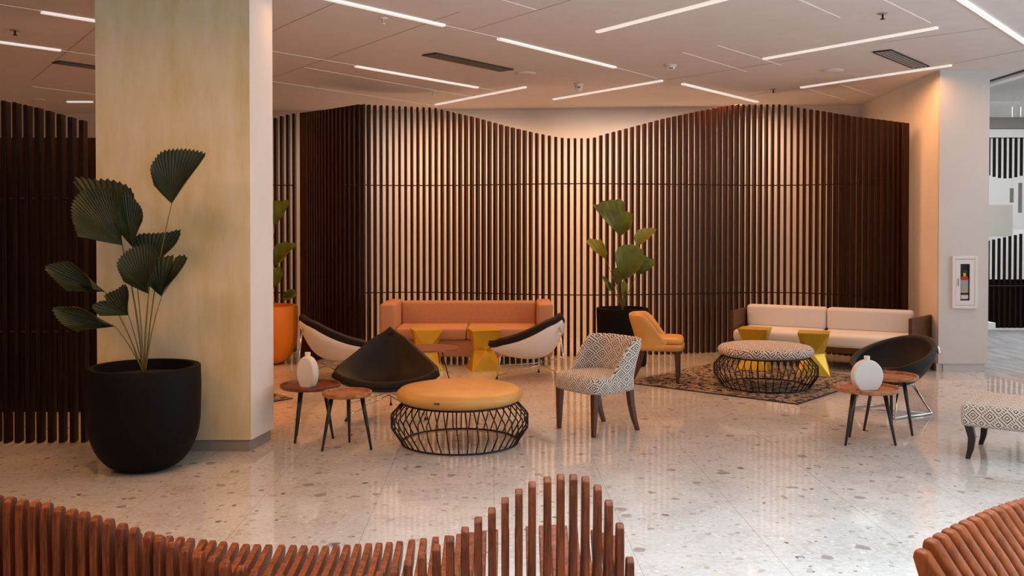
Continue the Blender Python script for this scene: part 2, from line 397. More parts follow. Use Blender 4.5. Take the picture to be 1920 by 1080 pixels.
# linear ceiling lamps
LAMPS = [((78, 21), (200, 41), 'upper of the two linear ceiling lights left of the gold pillar', 5.5),
    ((-90, 65), (113, 93), 'lower linear ceiling light cut by the left photo edge, beside the dark screen', 5.5),
    ((545, -20), (832, 46), 'long linear ceiling light running off the top edge nearest the gold pillar', 0.35),
    ((935, 71), (1153, 125), 'linear ceiling light just behind the long dark air vent', 1.2),
    ((667, 123), (895, 163), 'linear ceiling light in front of the long air vent, beside the gold pillar', 1.4),
    ((817, 195), (985, 162), 'short slanting linear ceiling light ending at the left crest of the slat screen', 1.8),
    ((1038, 185), (1241, 150), 'slanting linear ceiling light above the dip of the slat screen, beside the dome', 1.8),
    ((1120, 58), (1420, -20), 'slanting linear ceiling light running off the middle of the top edge', 0.25),
    ((1432, 109), (1757, 50), 'long slanting linear ceiling light in front of the striped vent on the right', 0.3),
    ((1280, 156), (1420, 190), 'short linear ceiling light ending at the right crest of the slat screen', 1.8),
    ((1502, 163), (1783, 121), 'long slanting linear ceiling light touching the top of the white right pillar', 1.0),
    ((1770, -24), (1975, 113), 'linear ceiling light in the upper right corner of the photo', 0.25)]
for (p0, p1, lab, k) in LAMPS:
    a = G(*p0, CEIL); c = G(*p1, CEIL); mid = (a + c) / 2; d = c - a; L = d.length; rz = math.atan2(d.y, d.x)
    t_ = thing('ceiling_light', lab, 'ceiling light', (mid.x, mid.y, CEIL - 0.014), rz, 'linear lights in the ceiling')
    MB().box((0, 0, 0.0045), (L, 0.044, 0.018)).build('diffuser', M['lamp'], t_)
    area('lamp_light', (0, 0, -0.02), (0, 0, 0), L, 0.04, 13 * L * k, ORANGE if p1[0] < 250 else WARM, math.radians(170), t_)
for (x, y, rz_, lab, e_) in ((-3.1, 2.6, -0.75, 'added unseen linear light above the left end of the wavy bench', 55), (-1.9, 4.3, -0.75, 'added unseen linear light just in front of the gold pillar', 45)):  # two lamps added out of view to brighten the gold pillar and left floor
    t_ = thing('ceiling_light', lab, 'ceiling light', (x, y, CEIL - 0.014), rz_, 'linear lights in the ceiling')
    MB().box((0, 0, 0.0045), (1.8, 0.044, 0.018)).build('diffuser', M['lamp'], t_)
    area('lamp_light', (0, 0, -0.02), (0, 0, 0), 1.8, 0.04, e_, (1.0, 0.42, 0.12), math.radians(170), t_)
# glimmer of another lamp far behind the left screen
a = P(150, 219, 13.0)
t_ = thing('ceiling_light', 'tiny far linear light glowing above the dark left screen', 'ceiling light', (a.x, a.y, CEIL - 0.014), 0, 'linear lights in the ceiling')
MB().box((0, 0, 0.0045), (0.35, 0.05, 0.018)).build('diffuser', M['lamp'], t_)
area('back_wash_light', (-1.5, 12.9, 3.2), (math.radians(38), 0, 0), 3.2, 0.15, 15, PEACH, math.radians(130))
area('back_wash_light', (2.2, 12.9, 3.2), (math.radians(38), 0, 0), 3.2, 0.15, 15, PEACH, math.radians(130))

# vents
def vent(corners, label, nsl):
    q = [G(x, y, CEIL) for x, y in corners]; c = sum(q, Vector()) / 4; c.z = CEIL
    t_ = thing('air_vent', label, 'air vent', (c.x, c.y, CEIL - 0.012))
    d = ((q[2] - q[1]) + (q[3] - q[0])) / 2; wv = ((q[1] - q[0]) + (q[2] - q[3])) / 2
    L = d.length; d.normalize(); nn = Vector((-d.y, d.x, 0)); W = abs(wv.dot(nn)); R = math.atan2(d.y, d.x)
    t_.rotation_euler = (0, 0, R)
    MB().box((0, 0, 0.009), (L, W, 0.006)).build('backing', M['vent'], t_)
    f = MB()
    for sgn in (-1, 1): f.box((0, sgn * (W / 2 + 0.006), 0.004), (L + 0.024, 0.012, 0.012)); f.box((sgn * (L / 2 + 0.006), 0, 0.004), (0.012, W, 0.012))
    f.build('frame', M['vent'], t_)
    s = MB()
    for i in range(nsl):
        s.box((0, -W / 2 + W * (i + 0.5) / nsl, 0.001), (L, W / nsl * 0.28, 0.010))
    s.build('louvres', M['joint'] if nsl < 6 else mat('vent_bronze', (0.16, 0.11, 0.05), 0.5), t_)
vent([(798, 103), (814, 98), (957, 128), (941, 133)], 'long dark slotted air vent in the middle of the ceiling', 6)
vent([(1640, 97), (1669, 92), (1738, 122), (1714, 127)], 'striped air vent in the ceiling near the white right pillar', 4)
vent([(102, 117), (112, 113.5), (200, 126), (194, 130)], 'plain black air vent left of the gold pillar', 7)

# small ceiling fittings
def disc(px, py, r, label):
    g = G(px, py, CEIL)
    o = MB().lathe([(0, -0.016), (r * 0.7, -0.016), (r * 0.95, -0.010), (r, 0), (0, 0)], 32).build('ceiling_speaker', M['ceil'], smooth=True)
    o.location = (g.x, g.y, CEIL); tag(o, label, 'speaker'); return o
disc(985, 137, 0.12, 'round flush ceiling speaker right of the long dark vent')
disc(1560, 132, 0.125, 'round flush ceiling speaker near the right slanting lights')
disc(70, 186, 0.11, 'round flush ceiling speaker above the dark left screen')
def sprinkler(px, py, label, dark=False):
    g = G(px, py, CEIL)
    t_ = thing('sprinkler_head', label, 'sprinkler', (g.x, g.y, CEIL))
    MB().lathe([(0, -0.008), (0.035, -0.008), (0.045, 0), (0, 0)], 20).build('escutcheon', M['plastic'] if not dark else M['joint'], t_, smooth=True)
    s = MB().lathe([(0, -0.05), (0.02, -0.05), (0.02, -0.045), (0.008, -0.044), (0.008, -0.008), (0, -0.008)], 14)
    s.build('nozzle', M['plastic'] if not dark else M['darkplastic'], t_, smooth=True)
sprinkler(718, 34, 'white sprinkler head below the longest top left light')
sprinkler(812, 171, 'small sprinkler head between the vent side light and slat screen')
sprinkler(1655, 25, 'dark sprinkler head near the top right of the ceiling', True)
sprinkler(1450, 167, 'small dark sprinkler head left of the pillar light', True)
sprinkler(28, 56, 'dark sprinkler head at the far left of the ceiling', True)
g = G(1085, 157, CEIL)
t_ = thing('security_camera', 'small white dome camera hanging above the dip of the slat screen', 'security camera', (g.x, g.y, CEIL))
MB().lathe([(0, -0.03), (0.05, -0.03), (0.06, 0), (0, 0)], 24).build('mount', M['plastic'], t_, smooth=True)
MB().lathe([(0, -0.10), (0.022, -0.094), (0.042, -0.07), (0.046, -0.03), (0, -0.03)], 24).build('housing', M['plastic'], t_, smooth=True)
MB().box((0, -0.046, -0.052), (0.03, 0.01, 0.012)).build('lens', M['darkplastic'], t_)
g = G(1257, 122, CEIL)
t_ = thing('smoke_detector', 'round white smoke detector behind the middle slanting light', 'smoke detector', (g.x, g.y, CEIL))
MB().lathe([(0, -0.012), (0.065, -0.012), (0.07, 0), (0, 0)], 28).build('base', M['plastic'], t_, smooth=True)
MB().lathe([(0, -0.05), (0.035, -0.05), (0.05, -0.034), (0.055, -0.012), (0, -0.012)], 28).build('cap', M['plastic'], t_, smooth=True)
MB().box((0, -0.045, -0.041), (0.04, 0.012, 0.008)).build('sensor_slot', M['darkplastic'], t_)

# ------------------------------------------------------------------ slat screens
def interp(tab, x):
    if x <= tab[0][0]: return tab[0][1]
    for (x0, y0), (x1, y1) in zip(tab, tab[1:]):
        if x <= x1:
            t_ = (x - x0) / (x1 - x0); t_ = t_ * t_ * (3 - 2 * t_) * 0.0 + t_
            return y0 + (y1 - y0) * t_
    return tab[-1][1]
def catmull(pts, n=12):
    out = []
    for i in range(len(pts) - 1):
        p0 = pts[max(i - 1, 0)]; p1 = pts[i]; p2 = pts[i + 1]; p3 = pts[min(i + 2, len(pts) - 1)]
        for k in range(n):
            t_ = k / n
            out.append(0.5 * ((2 * p1) + (p2 - p0) * t_ + (2 * p0 - 5 * p1 + 4 * p2 - p3) * t_ ** 2 + (3 * p1 - p0 - 3 * p2 + p3) * t_ ** 3))
    out.append(pts[-1]); return out
def resample(pts, step):
    out = []; acc = 0.0; nxt = 0.0
    for a, c in zip(pts, pts[1:]):
        L = (c - a).length
        while nxt <= acc + L and L > 0:
            out.append((a + (c - a) * ((nxt - acc) / L), (c - a).normalized())); nxt += step
        acc += L
    return out
def screen(name, ctrl, top_px, label, material, pitch=0.081, th=0.033, dp=0.088, rods=(0.770, 2.176)):
    pts = catmull([Vector(((px - 960) / F * D, D, 0)) for px, D in ctrl], 14)
    sl = resample(pts, pitch)
    c = sum((p for p, _ in sl), Vector()) / len(sl)
    t_ = thing(name, label, 'screen', (c.x, c.y, 0))
    mb = MB()
    for p, d in sl:
        px = 960 + p.x / p.y * F
        zt = CH + (HY - interp(top_px, px)) * p.y / F
        zt = min(zt, CEIL - 0.02)
        mb.box((p.x - c.x, p.y - c.y, zt / 2 + 0.002), (th, dp, zt - 0.004), math.atan2(d.y, d.x))
    mb.build('slat_panel', material, t_, bevel=0.003, seg=1)
    for z in rods:
        MB().tube([(p.x - c.x, p.y - c.y, z) for p, _ in sl], 0.008, 6).build('rail', M['rail'], t_, smooth=True)
    return t_
MAIN = [(570, 11.0), (584, 11.25), (604, 11.55), (635, 11.86), (665, 12.06), (695, 12.2), (745, 12.29), (800, 12.29), (860, 12.22), (930, 12.06), (1000, 11.88), (1075, 11.79), (1130, 11.79), (1230, 11.9), (1300, 12.03), (1350, 12.14),
        (1400, 12.23), (1450, 12.25), (1500, 12.17), (1550, 11.99), (1600, 11.72), (1640, 11.50), (1675, 11.3), (1697, 11.12)]
TOP = [(570, 212), (620, 205), (675, 196), (700, 198), (815, 203), (850, 211), (900, 223), (950, 237), (1000, 249), (1040, 257), (1060, 260), (1110, 260), (1130, 253), (1180, 240), (1240, 224), (1300, 211), (1350, 201), (1375, 197), (1465, 197), (1490, 202), (1540, 209), (1600, 219), (1660, 226), (1703, 232)]
screen('slat_screen', MAIN, TOP, 'long wavy brown slat screen with a dipped top behind the sofas', M['slat'])
screen('slat_screen', [(430, 12.45), (470, 12.3), (510, 12.22), (563, 12.2)], [(430, 235), (515, 223), (535, 217), (563, 212)], 'short slat screen seen between the gold pillar and the wavy screen', M['slat'])
SB = G(60, 829, 0).y
screen('slat_screen', [(-170, SB + 0.1), (-60, SB), (60, SB), (178, SB + 0.02)], [(-170, 195), (0, 191), (20, 190), (70, 202), (130, 219), (185, 234)], 'near-black slat screen at the left edge beside the gold pillar', M['slat_black'], rods=(0.83, 1.83))
# dark panel added behind the left screen to keep its gaps dark
struct('dark_panel_left_screen', MB().box((-6.0, SB + 1.2, 1.2), (6.2, 0.08, 2.4)), M['slat_black'])

# corridor partition with cut-out of fins
t0 = P(1853, 440, 14.9)
t_ = thing('slat_partition', 'dark finned partition with a wavy gap seen beyond the white pillar', 'screen', (t0.x, 14.9, 0))
up = MB(); lo = MB()
for i in range(-3, 24):
    x = i * 0.0865; w_ = 0.055 * math.sin(i * 0.35 + 0.2)
    up.box((x, 0, (3.06 + 2.46 - 0.05 * math.sin(i * 0.5)) / 2), (0.036, 0.03, 3.06 - (2.46 - 0.05 * math.sin(i * 0.5))))
    zt = 1.42 + 0.018 * i if i < 12 else 1.62
    lo.box((x, 0, zt / 2), (0.036, 0.03, zt))
up.build('hanging_fins', M['slat_black'], t_); lo.build('standing_fins', M['slat_black'], t_)
MB().box((0.9, 0.12, 0.40), (2.6, 0.04, 0.79)).build('wainscot', M['slat_black'], t_)
MB().tube([(-0.3, -0.05, 0.70), (2.0, -0.05, 0.70)], 0.01, 6).build('rail', M['blackmetal'], t_)
MB().box((0.9, -0.03, 0.012), (2.6, 0.1, 0.024)).build('plinth', M['white'], t_)
a = P(1853, 383, 16.0); c = P(1892, 443, 16.0)
tag(MB().box(((a.x + c.x) / 2, 16.0, (a.z + c.z) / 2), (c.x - a.x + 0.1, 0.05, a.z - c.z)).build('wall_panel', M['ceramic'], bevel=0.004), 'pale square panel in the gap of the far finned partition', 'panel')
struct('trim_60', MB().box((9.0, 16.8, 0.8), (5.0, 0.06, 1.6)), M['white'])
for (x, y0, y1, lab) in ((1897, 353, 380, 'short grey hanging batten left of the longer one beyond the pillar'), (1913, 343, 399, 'longer grey hanging batten at the right photo edge')):
    a = P(x, y0, 15.5); c = P(x, y1, 15.5)
    t_ = thing('hanging_batten', lab, 'batten', (a.x, 15.5, c.z), 0, 'battens hanging beyond the pillar')
    MB().box((0, 0, (a.z - c.z) / 2), (0.05, 0.03, a.z - c.z)).build('batten', M['base_grey'], t_)
    MB().box((0, 0, (3.81 + a.z) / 2 - c.z), (0.004, 0.004, 3.81 - a.z)).build('wire', M['white'], t_)
a = P(1867, 607, 12.6)
t_ = thing('corridor_bench', 'white box bench on a dark foot just behind the white pillar', 'bench', (a.x - 0.35, 12.8, 0))
MB().box((0, 0, 0.29), (0.7, 0.4, 0.095)).build('seat', M['white'], t_, bevel=0.004)
MB().box((-0.04, 0.02, 0.12), (0.5, 0.3, 0.24)).build('foot', M['base_dark'], t_)

# fire extinguisher cabinet on the right pillar
fy = RWF.y
def PF(px, py): return P(px, py, fy)
c0 = PF(1784, 480); c1 = PF(1831, 578); cc = (c0 + c1) / 2; W = c1.x - c0.x; H = c0.z - c1.z
t_ = thing('extinguisher_cabinet', 'white fire extinguisher cabinet on the front of the right pillar', 'cabinet', (cc.x, fy, cc.z))
f = MB(); e = 0.034
for sx_ in (-1, 1):
    f.box((sx_ * (W / 2 - e / 2), -0.014, 0), (e, 0.028, H)); f.box((0, -0.014, sx_ * (H / 2 - e / 2)), (W - 2 * e, 0.028, e))
f.build('frame', M['white'], t_, bevel=0.004)
dr = MB(); DW = W - 2 * e - 0.006; DH = H - 2 * e - 0.008; ww = 0.105; wh = 0.41
dr.box((-(DW + ww) / 4, -0.0205, 0), ((DW - ww) / 2, 0.010, DH)); dr.box(((DW + ww) / 4, -0.0205, 0), ((DW - ww) / 2, 0.010, DH))
dr.box((0, -0.0205, (DH + wh) / 4), (ww, 0.010, (DH - wh) / 2)); dr.box((0, -0.0205, -(DH + wh) / 4), (ww, 0.010, (DH - wh) / 2))
door = dr.build('door', M['white'], t_)
MB().box((-0.078, -0.031, 0.0), (0.006, 0.008, 0.085)).build('handle', M['chrome'], door)
MB().box((0, -0.019, 0), (ww, 0.003, wh)).build('glass', M['glass'], door)
MB().box((0, -0.0022, 0), (DW, 0.003, DH)).build('backing', M['darkplastic'], t_)
ex = thing('fire_extinguisher', 'small extinguisher with red neck and yellow stripe behind the cabinet glass', 'fire extinguisher', (cc.x, fy - 0.0095, cc.z - 0.19))
flat = Matrix.Diagonal((1, 0.14, 1, 1))
MB().lathe([(0, 0), (0.04, 0.0), (0.046, 0.01), (0.046, 0.215), (0.03, 0.25), (0, 0.25)], 24).build('cylinder', M['label_grey'], ex, smooth=True, xf=flat)
MB().lathe([(0.0465, 0.214), (0.047, 0.232), (0.03, 0.256), (0, 0.258)], 24).build('neck_band', M['red'], ex, smooth=True, xf=flat)
MB().lathe([(0, 0.255), (0.016, 0.255), (0.016, 0.295), (0, 0.295)], 16).build('valve', M['gold'], ex, xf=flat)
MB().box((0.005, -0.001, 0.315), (0.05, 0.006, 0.012)).build('lever', M['chrome'], ex)
MB().box((0, -0.0068, 0.095), (0.082, 0.001, 0.012)).build('yellow_stripe', M['yellow'], ex)
MB().box((0, -0.0068, 0.077), (0.062, 0.001, 0.006)).build('yellow_stripe', M['yellow'], ex)
MB().box((0, -0.0068, 0.06), (0.090, 0.001, 0.022)).build('dark_band', M['darkplastic'], ex)
MB().box((0, -0.0068, 0.025), (0.078, 0.001, 0.042)).build('label_plate', M['white'], ex)

# ------------------------------------------------------------------ planters with fan palms
def pot_round(R, H, rb, c_r):                # U-shaped planter profile
    pr = [(0.0, 0.0), (rb, 0.0)]
    for k in range(1, 11):
        a = PI / 2 * k / 10; pr.append((rb + (R * 0.985 - rb) * math.sin(a), c_r * (1 - math.cos(a))))
    pr += [(R, H * 0.8), (R * 0.99, H - 0.006), (R * 0.98, H), (R * 0.885, H), (R * 0.87, H - 0.01), (R * 0.86, H - 0.09), (0.0, H - 0.09)]
    return pr
def polyline_at(pts, n):
    L = [0]
    for a, c in zip(pts, pts[1:]): L.append(L[-1] + (c - a).length)
    out = []
    for i in range(n + 1):
        s_ = L[-1] * i / n
        for k in range(len(pts) - 1):
            if s_ <= L[k + 1] + 1e-9:
                u = (s_ - L[k]) / max(L[k + 1] - L[k], 1e-9); out.append(pts[k] + (pts[k + 1] - pts[k]) * u); break
    return out
def leaf(root, base, rim, D, tilt, cup, material, stem_from, n=44, sm=None, stemr=0.005, bend=0.06):
    """pleated fan leaf: hangs at depth D, its rim leans by tilt (metres towards the viewer side) and cups."""
    o0 = root.location
    B = P(*base, D) - o0
    rp = polyline_at(catmull([Vector((x, y, 0)) for x, y in rim], 6), n)
    cx = sum(p.x for p in rp) / len(rp)
    pts = []; NR = 5
    for i, p in enumerate(rp):
        u = i / n; W = P(p.x, p.y, D) - o0; d = W - B
        ser = 1.0 if i % 2 == 0 else 0.955
        side = (u - 0.5) * 2
        row = []
        for r in range(NR + 1):
            q = r / NR
            k = q * (ser if r == NR else 1.0)
            dep = -tilt * q - cup * (side ** 2) * q + 0.0032 * q * (1 if i % 2 else -1) * (0.4 + d.length * 1.6) - 0.05 * q * (1 - q)
            row.append(B + d * k + Vector((0, dep, 0)))
        pts.append(row)
    mb = MB(); vs_ = [p for row in pts for p in row]; m_ = NR + 1
    fs = [(i * m_ + r, (i + 1) * m_ + r, (i + 1) * m_ + r + 1, i * m_ + r + 1) for i in range(n) for r in range(NR)]
    mb.add(vs_, fs)
    lf = mb.build('leaf', material, root, solid=0.002, fix=True)
    S = Vector(stem_from)
    mid = (S + B) / 2 + Vector(((B.x - S.x) * -0.18, 0.0, (B.z - S.z) * bend))
    st = [S * (1 - t_) ** 2 + mid * 2 * t_ * (1 - t_) + B * t_ ** 2 for t_ in [k / 10 for k in range(11)]]
    MB().tube(st, stemr, 6, r2=stemr * 0.55).build('stem', sm or M['stem'], lf, smooth=True)
    return lf
def planter(name, label, x, D, R, H, rb, cr, mp):
    t_ = thing(name, label, 'potted plant', (x, D, 0))
    MB().lathe(pot_round(R, H, rb, cr), 64).build('pot', mp, t_, smooth=True, bevel=0)
    MB().lathe([(0, H - 0.055), (R * 0.45, H - 0.058), (R * 0.865, H - 0.07), (R * 0.865, H - 0.089), (0, H - 0.089)], 32).build('soil', M['soil'], t_, smooth=True)
    return t_
# left
XL = (269 - 960) / F * 6.25
pl = planter('potted_palm', 'fan palm in a big matte black planter before the gold pillar', XL, 6.25, 0.365, 0.685, 0.13, 0.36, M['pot_black'])
ST = (0.0, 0, 0.62); S2 = (-0.015, 0.02, 0.62); S3 = (0.012, -0.02, 0.62)
LD = M['leaf_dark']
leaf(pl, (225, 448), [(196, 425), (165, 380), (143, 334), (180, 335), (215, 336), (250, 350), (262, 375), (262, 400)], 6.42, 0.05, 0.03, LD, S2)
leaf(pl, (230, 460), [(165, 443), (150, 410), (147, 382), (160, 362), (185, 354), (212, 351), (232, 352), (240, 370)], 6.25, 0.10, 0.06, LD, ST, 56, stemr=0.007)
leaf(pl, (248, 463), [(228, 420), (231, 385), (238, 358), (257, 372), (272, 390), (277, 410), (271, 432)], 6.30, 0.04, 0.08, LD, ST)
leaf(pl, (322, 382), [(301, 348), (291, 318), (297, 300), (312, 283), (345, 279), (370, 281), (392, 287), (390, 297), (362, 340)], 6.20, 0.06, 0.06, LD, S3, 56, M['stem_dark'])
leaf(pl, (197, 547), [(150, 542), (125, 522), (105, 499), (128, 490), (150, 488), (175, 505), (190, 520), (198, 538)], 6.15, 0.16, 0.03, LD, S2)
leaf(pl, (216, 612), [(170, 613), (143, 600), (125, 573), (150, 570), (175, 571), (200, 583), (216, 596)], 6.05, 0.20, 0.03, LD, S3)
leaf(pl, (241, 591), [(205, 588), (187, 572), (200, 562), (212, 560), (208, 550), (230, 540), (247, 530), (256, 545), (257, 570)], 6.10, 0.10, 0.05, LD, ST)
leaf(pl, (282, 505), [(262, 480), (250, 455), (262, 438), (290, 436), (318, 434), (342, 430), (335, 455), (312, 480)], 6.45, 0.02, 0.04, LD, S2)
leaf(pl, (279, 551), [(250, 525), (232, 497), (236, 480), (250, 466), (270, 458), (290, 456), (302, 470), (304, 495), (295, 525)], 6.15, 0.08, 0.08, LD, ST, 56, stemr=0.007)
leaf(pl, (303, 556), [(291, 530), (288, 505), (297, 482), (320, 478), (334, 477), (331, 492), (340, 478), (360, 480), (345, 510), (322, 538)], 6.20, 0.07, 0.05, LD, S3)
# orange planter behind the gold pillar
g = G(499, 677, 0)
po = planter('potted_palm', 'fan palm in an orange planter half hidden by the gold pillar', (499 - 960) / F * 11.15, 11.15, 0.37, 0.69, 0.15, 0.36, M['pot_orange'])
for (bs, rm, D, ti) in (((516, 423), [(505, 410), (503, 390), (512, 376), (530, 376), (546, 374), (538, 395), (528, 412)], 11.1, 0.05),
        ((513, 498), [(516, 470), (524, 456), (545, 453), (562, 458), (548, 468), (536, 488), (522, 495)], 11.0, 0.1),
        ((511, 541), [(506, 515), (515, 502), (530, 500), (533, 512), (527, 530)], 11.1, 0.05),
        ((528, 559), [(540, 545), (552, 540), (562, 547), (555, 557), (540, 562)], 11.0, 0.1),
        ((490, 460), [(470, 440), (466, 415), (480, 400), (498, 404), (500, 430)], 11.2, 0.05)):
    leaf(po, bs, rm, D, ti, 0.03, M['leaf_lit'], (0, 0, 0.62), 14)
# black planter before the screen
pc = thing('potted_palm', 'fan palm in a straight black planter behind the orange leather chair', 'potted plant', ((1167 - 960) / F * 11.0, 11.0, 0))
MB().lathe([(0, 0), (0.27, 0), (0.285, 0.02), (0.305, 0.66), (0.303, 0.675), (0.275, 0.675), (0.27, 0.60), (0, 0.60)], 48).build('pot', M['pot_black'], pc, smooth=True, bevel=0.004)
MB().lathe([(0, 0.63), (0.269, 0.62), (0.269, 0.601), (0, 0.601)], 32).build('soil', M['soil'], pc, smooth=True)
S = (0, 0, 0.62); LG = M['leaf_lit']; LY = M['leaf_yellow']
leaf(pc, (1157, 432), [(1128, 408), (1108, 381), (1120, 384), (1123, 378), (1145, 374), (1166, 373), (1169, 390), (1167, 412)], 11.1, 0.05, 0.03, LG, S, 18)
leaf(pc, (1163, 443), [(1138, 420), (1124, 402), (1138, 396), (1155, 394), (1172, 396), (1184, 400), (1181, 425), (1172, 434)], 10.95, 0.10, 0.05, LG, S, 20)
leaf(pc, (1197, 461), [(1188, 452), (1187, 443), (1196, 430), (1212, 427), (1230, 428), (1222, 440), (1213, 448)], 11.0, 0.05, 0.04, LY, S, 14)
leaf(pc, (1135, 486), [(1112, 470), (1098, 453), (1103, 447), (1114, 447), (1120, 450), (1122, 445), (1133, 460), (1137, 475)], 11.0, 0.06, 0.04, LY, S, 16)
leaf(pc, (1171, 524), [(1154, 500), (1150, 478), (1158, 461), (1178, 456), (1196, 460), (1206, 474), (1200, 496), (1185, 514)], 10.9, 0.10, 0.06, LG, S, 22, stemr=0.008)
leaf(pc, (1194, 517), [(1186, 498), (1192, 482), (1210, 478), (1217, 484), (1227, 484), (1224, 498), (1210, 508)], 11.0, 0.05, 0.05, LG, S, 16)
leaf(pc, (1156, 535), [(1149, 520), (1149, 506), (1156, 500), (1166, 508), (1168, 522)], 10.95, 0.05, 0.03, LG, S, 12)
leaf(pc, (1154, 551), [(1140, 543), (1126, 516), (1134, 519), (1142, 528), (1151, 538)], 10.9, 0.06, 0.02, LG, S, 10)
leaf(pc, (1170, 560), [(1164, 545), (1165, 528), (1173, 527), (1176, 545)], 10.9, 0.03, 0.02, LG, S, 8)

# ------------------------------------------------------------------ slipper chairs
def slipper_chair(label, loc, rz, up, legm, loose=False):
    t_ = thing('accent_chair', label, 'chair', loc, rz)             # front is local +x
    def seatfn():
        mb = MB(); n = 28; poly = []
        for k in range(n):                                           # rounded seat plan
            a = 2 * PI * k / n; e_ = 0.22 if loose else 0.42
            cx_ = math.copysign(abs(math.cos(a)) ** e_, math.cos(a)); cy_ = math.copysign(abs(math.sin(a)) ** e_, math.sin(a))
            poly.append((0.245 * cx_ + (0.02 * (1 - abs(cy_)) if cx_ > 0 else 0) + 0.01, 0.27 * cy_ * (1 + 0.05 * cx_)))
        return poly
    poly = seatfn()
    mb = MB(); rings = [(0.90, 0.325), (0.985, 0.333), (1.0, 0.36), (1.0, 0.40), (0.99, 0.425), (0.95, 0.445), (0.85, 0.458), (0.6, 0.468), (0.3, 0.472)]
    if loose: rings = [(0.90, 0.325), (0.985, 0.333), (1.0, 0.36), (1.0, 0.385), (0.97, 0.392), (0.3, 0.392)]
    q = [(x * s, y * s, z) for s, z in rings for x, y in poly]; n = len(poly)
    fs = [(r * n + k, r * n + (k + 1) % n, (r + 1) * n + (k + 1) % n, (r + 1) * n + k) for r in range(len(rings) - 1) for k in range(n)]
    fs += [tuple(range(n))[::-1], tuple((len(rings) - 1) * n + k for k in range(n))]
    mb.add(q, fs); mb.build('seat', up, t_, smooth=True, uv=True)
    if loose:
        rg = [(0.90, 0.393), (0.97, 0.40), (0.985, 0.42), (0.97, 0.445), (0.9, 0.458), (0.6, 0.468), (0.3, 0.47)]
        q = [(x * s * 0.90 + 0.025, y * s * 0.86, z) for s, z in rg for x, y in poly]
        fs = [(r * n + k, r * n + (k + 1) % n, (r + 1) * n + (k + 1) % n, (r + 1) * n + k) for r in range(len(rg) - 1) for k in range(n)]
        fs += [tuple(range(n))[::-1], tuple((len(rg) - 1) * n + k for k in range(n))]
        MB().add(q, fs).build('seat_cushion', up, t_, smooth=True)
    # wrap-around back
    path = catmull([Vector(p) for p in ((0.10, -0.262, 0), (-0.03, -0.268, 0), (-0.14, -0.262, 0), (-0.215, -0.20, 0), (-0.238, -0.10, 0), (-0.243, 0, 0), (-0.238, 0.10, 0), (-0.215, 0.20, 0), (-0.14, 0.262, 0), (-0.03, 0.268, 0), (0.10, 0.262, 0))], 4)
    path = polyline_at(path, 44)
    th = 0.058; NV = 10; K = len(path)
    outer = []; inner = []
    for i, p in enumerate(path):
        d = (path[min(i + 1, K - 1)] - path[max(i - 1, 0)]).normalized(); nn = Vector((-d.y, d.x, 0))
        if nn.dot(-p) < 0: nn = -nn                                  # towards the inside
        s_ = min(i, K - 1 - i) / (K - 1) * 2                         # 0 at the ends .. 1 at the middle
        rise = min(1.0, max(0.0, s_ / 0.36)); rise = rise * rise * (3 - 2 * rise)
        H = 0.43 + (0.27 if loose else 0.305) * rise
        oc = []; ic = []
        for j in range(NV + 1):
            v_ = j / NV; z = 0.33 + (H - 0.33) * v_
            lean = 0.085 * max(0, (z - 0.42) / 0.36) ** 1.3
            out = Vector((-1, 0, 0)) * lean * (0.5 + 0.5 * rise) + (-nn) * lean * 0.35
            rr = 0.5 * math.sin(min(1, (1 - v_) * 5) * PI / 2) + 0.5
            oc.append(p + out + Vector((0, 0, z)) - nn * 0.0 * rr + nn * (th / 2 * (1 - rr)))
            tp = max(0.25, min(1, s_ * 6))
            ic.append(p + out + nn * th * tp * (rr) + Vector((0, 0, z)))
        outer.append(oc); inner.append(ic)
    mb = MB(); m_ = NV + 1
    allv = [v_ for c_ in outer for v_ in c_] + [v_ for c_ in inner for v_ in c_]; O = K * m_
    fs = []
    for i in range(K - 1):
        for j in range(NV):
            fs.append((i * m_ + j, (i + 1) * m_ + j, (i + 1) * m_ + j + 1, i * m_ + j + 1))
            fs.append((O + i * m_ + j, O + i * m_ + j + 1, O + (i + 1) * m_ + j + 1, O + (i + 1) * m_ + j))
        fs.append((i * m_ + NV, (i + 1) * m_ + NV, O + (i + 1) * m_ + NV, O + i * m_ + NV))
        fs.append((i * m_, O + i * m_, O + (i + 1) * m_, (i + 1) * m_))
    for i in (0, K - 1):
        for j in range(NV): fs.append((i * m_ + j, i * m_ + j + 1, O + i * m_ + j + 1, O + i * m_ + j))
    me_o = mb.add(allv, fs).build('backrest', up, t_, smooth=True)
    # uv along the wrap
    me = me_o.data; l = me.uv_layers.new(name='UVMap')
    for p in me.polygons:
        n_ = p.normal
        for li in p.loop_indices:
            c_ = me.vertices[me.loops[li].vertex_index].co
            ang = math.atan2(c_.y, 0.15 - c_.x); l.data[li].uv = (ang * 0.33, c_.z)
    md = me_o.modifiers.new('sub', 'SUBSURF'); md.levels = 1; md.render_levels = 1
    # legs
    for (x, y, sx_, sy_) in ((0.20, 0.215, 0.01, 0.005), (0.20, -0.215, 0.01, -0.005)):
        mb = MB(); q = []
        for (z, h) in ((0.34, 0.025), (0.0, 0.015)):
            ox = 0 if z > 0.1 else sx_
            for a_, b_ in ((-1, -1), (1, -1), (1, 1), (-1, 1)): q.append((x + ox + a_ * h, y + b_ * h, z))
        mb.add(q, [(3, 2, 1, 0), (4, 5, 6, 7), (0, 1, 5, 4), (1, 2, 6, 5), (2, 3, 7, 6), (3, 0, 4, 7)])
        mb.build('leg', legm, t_, bevel=0.003)
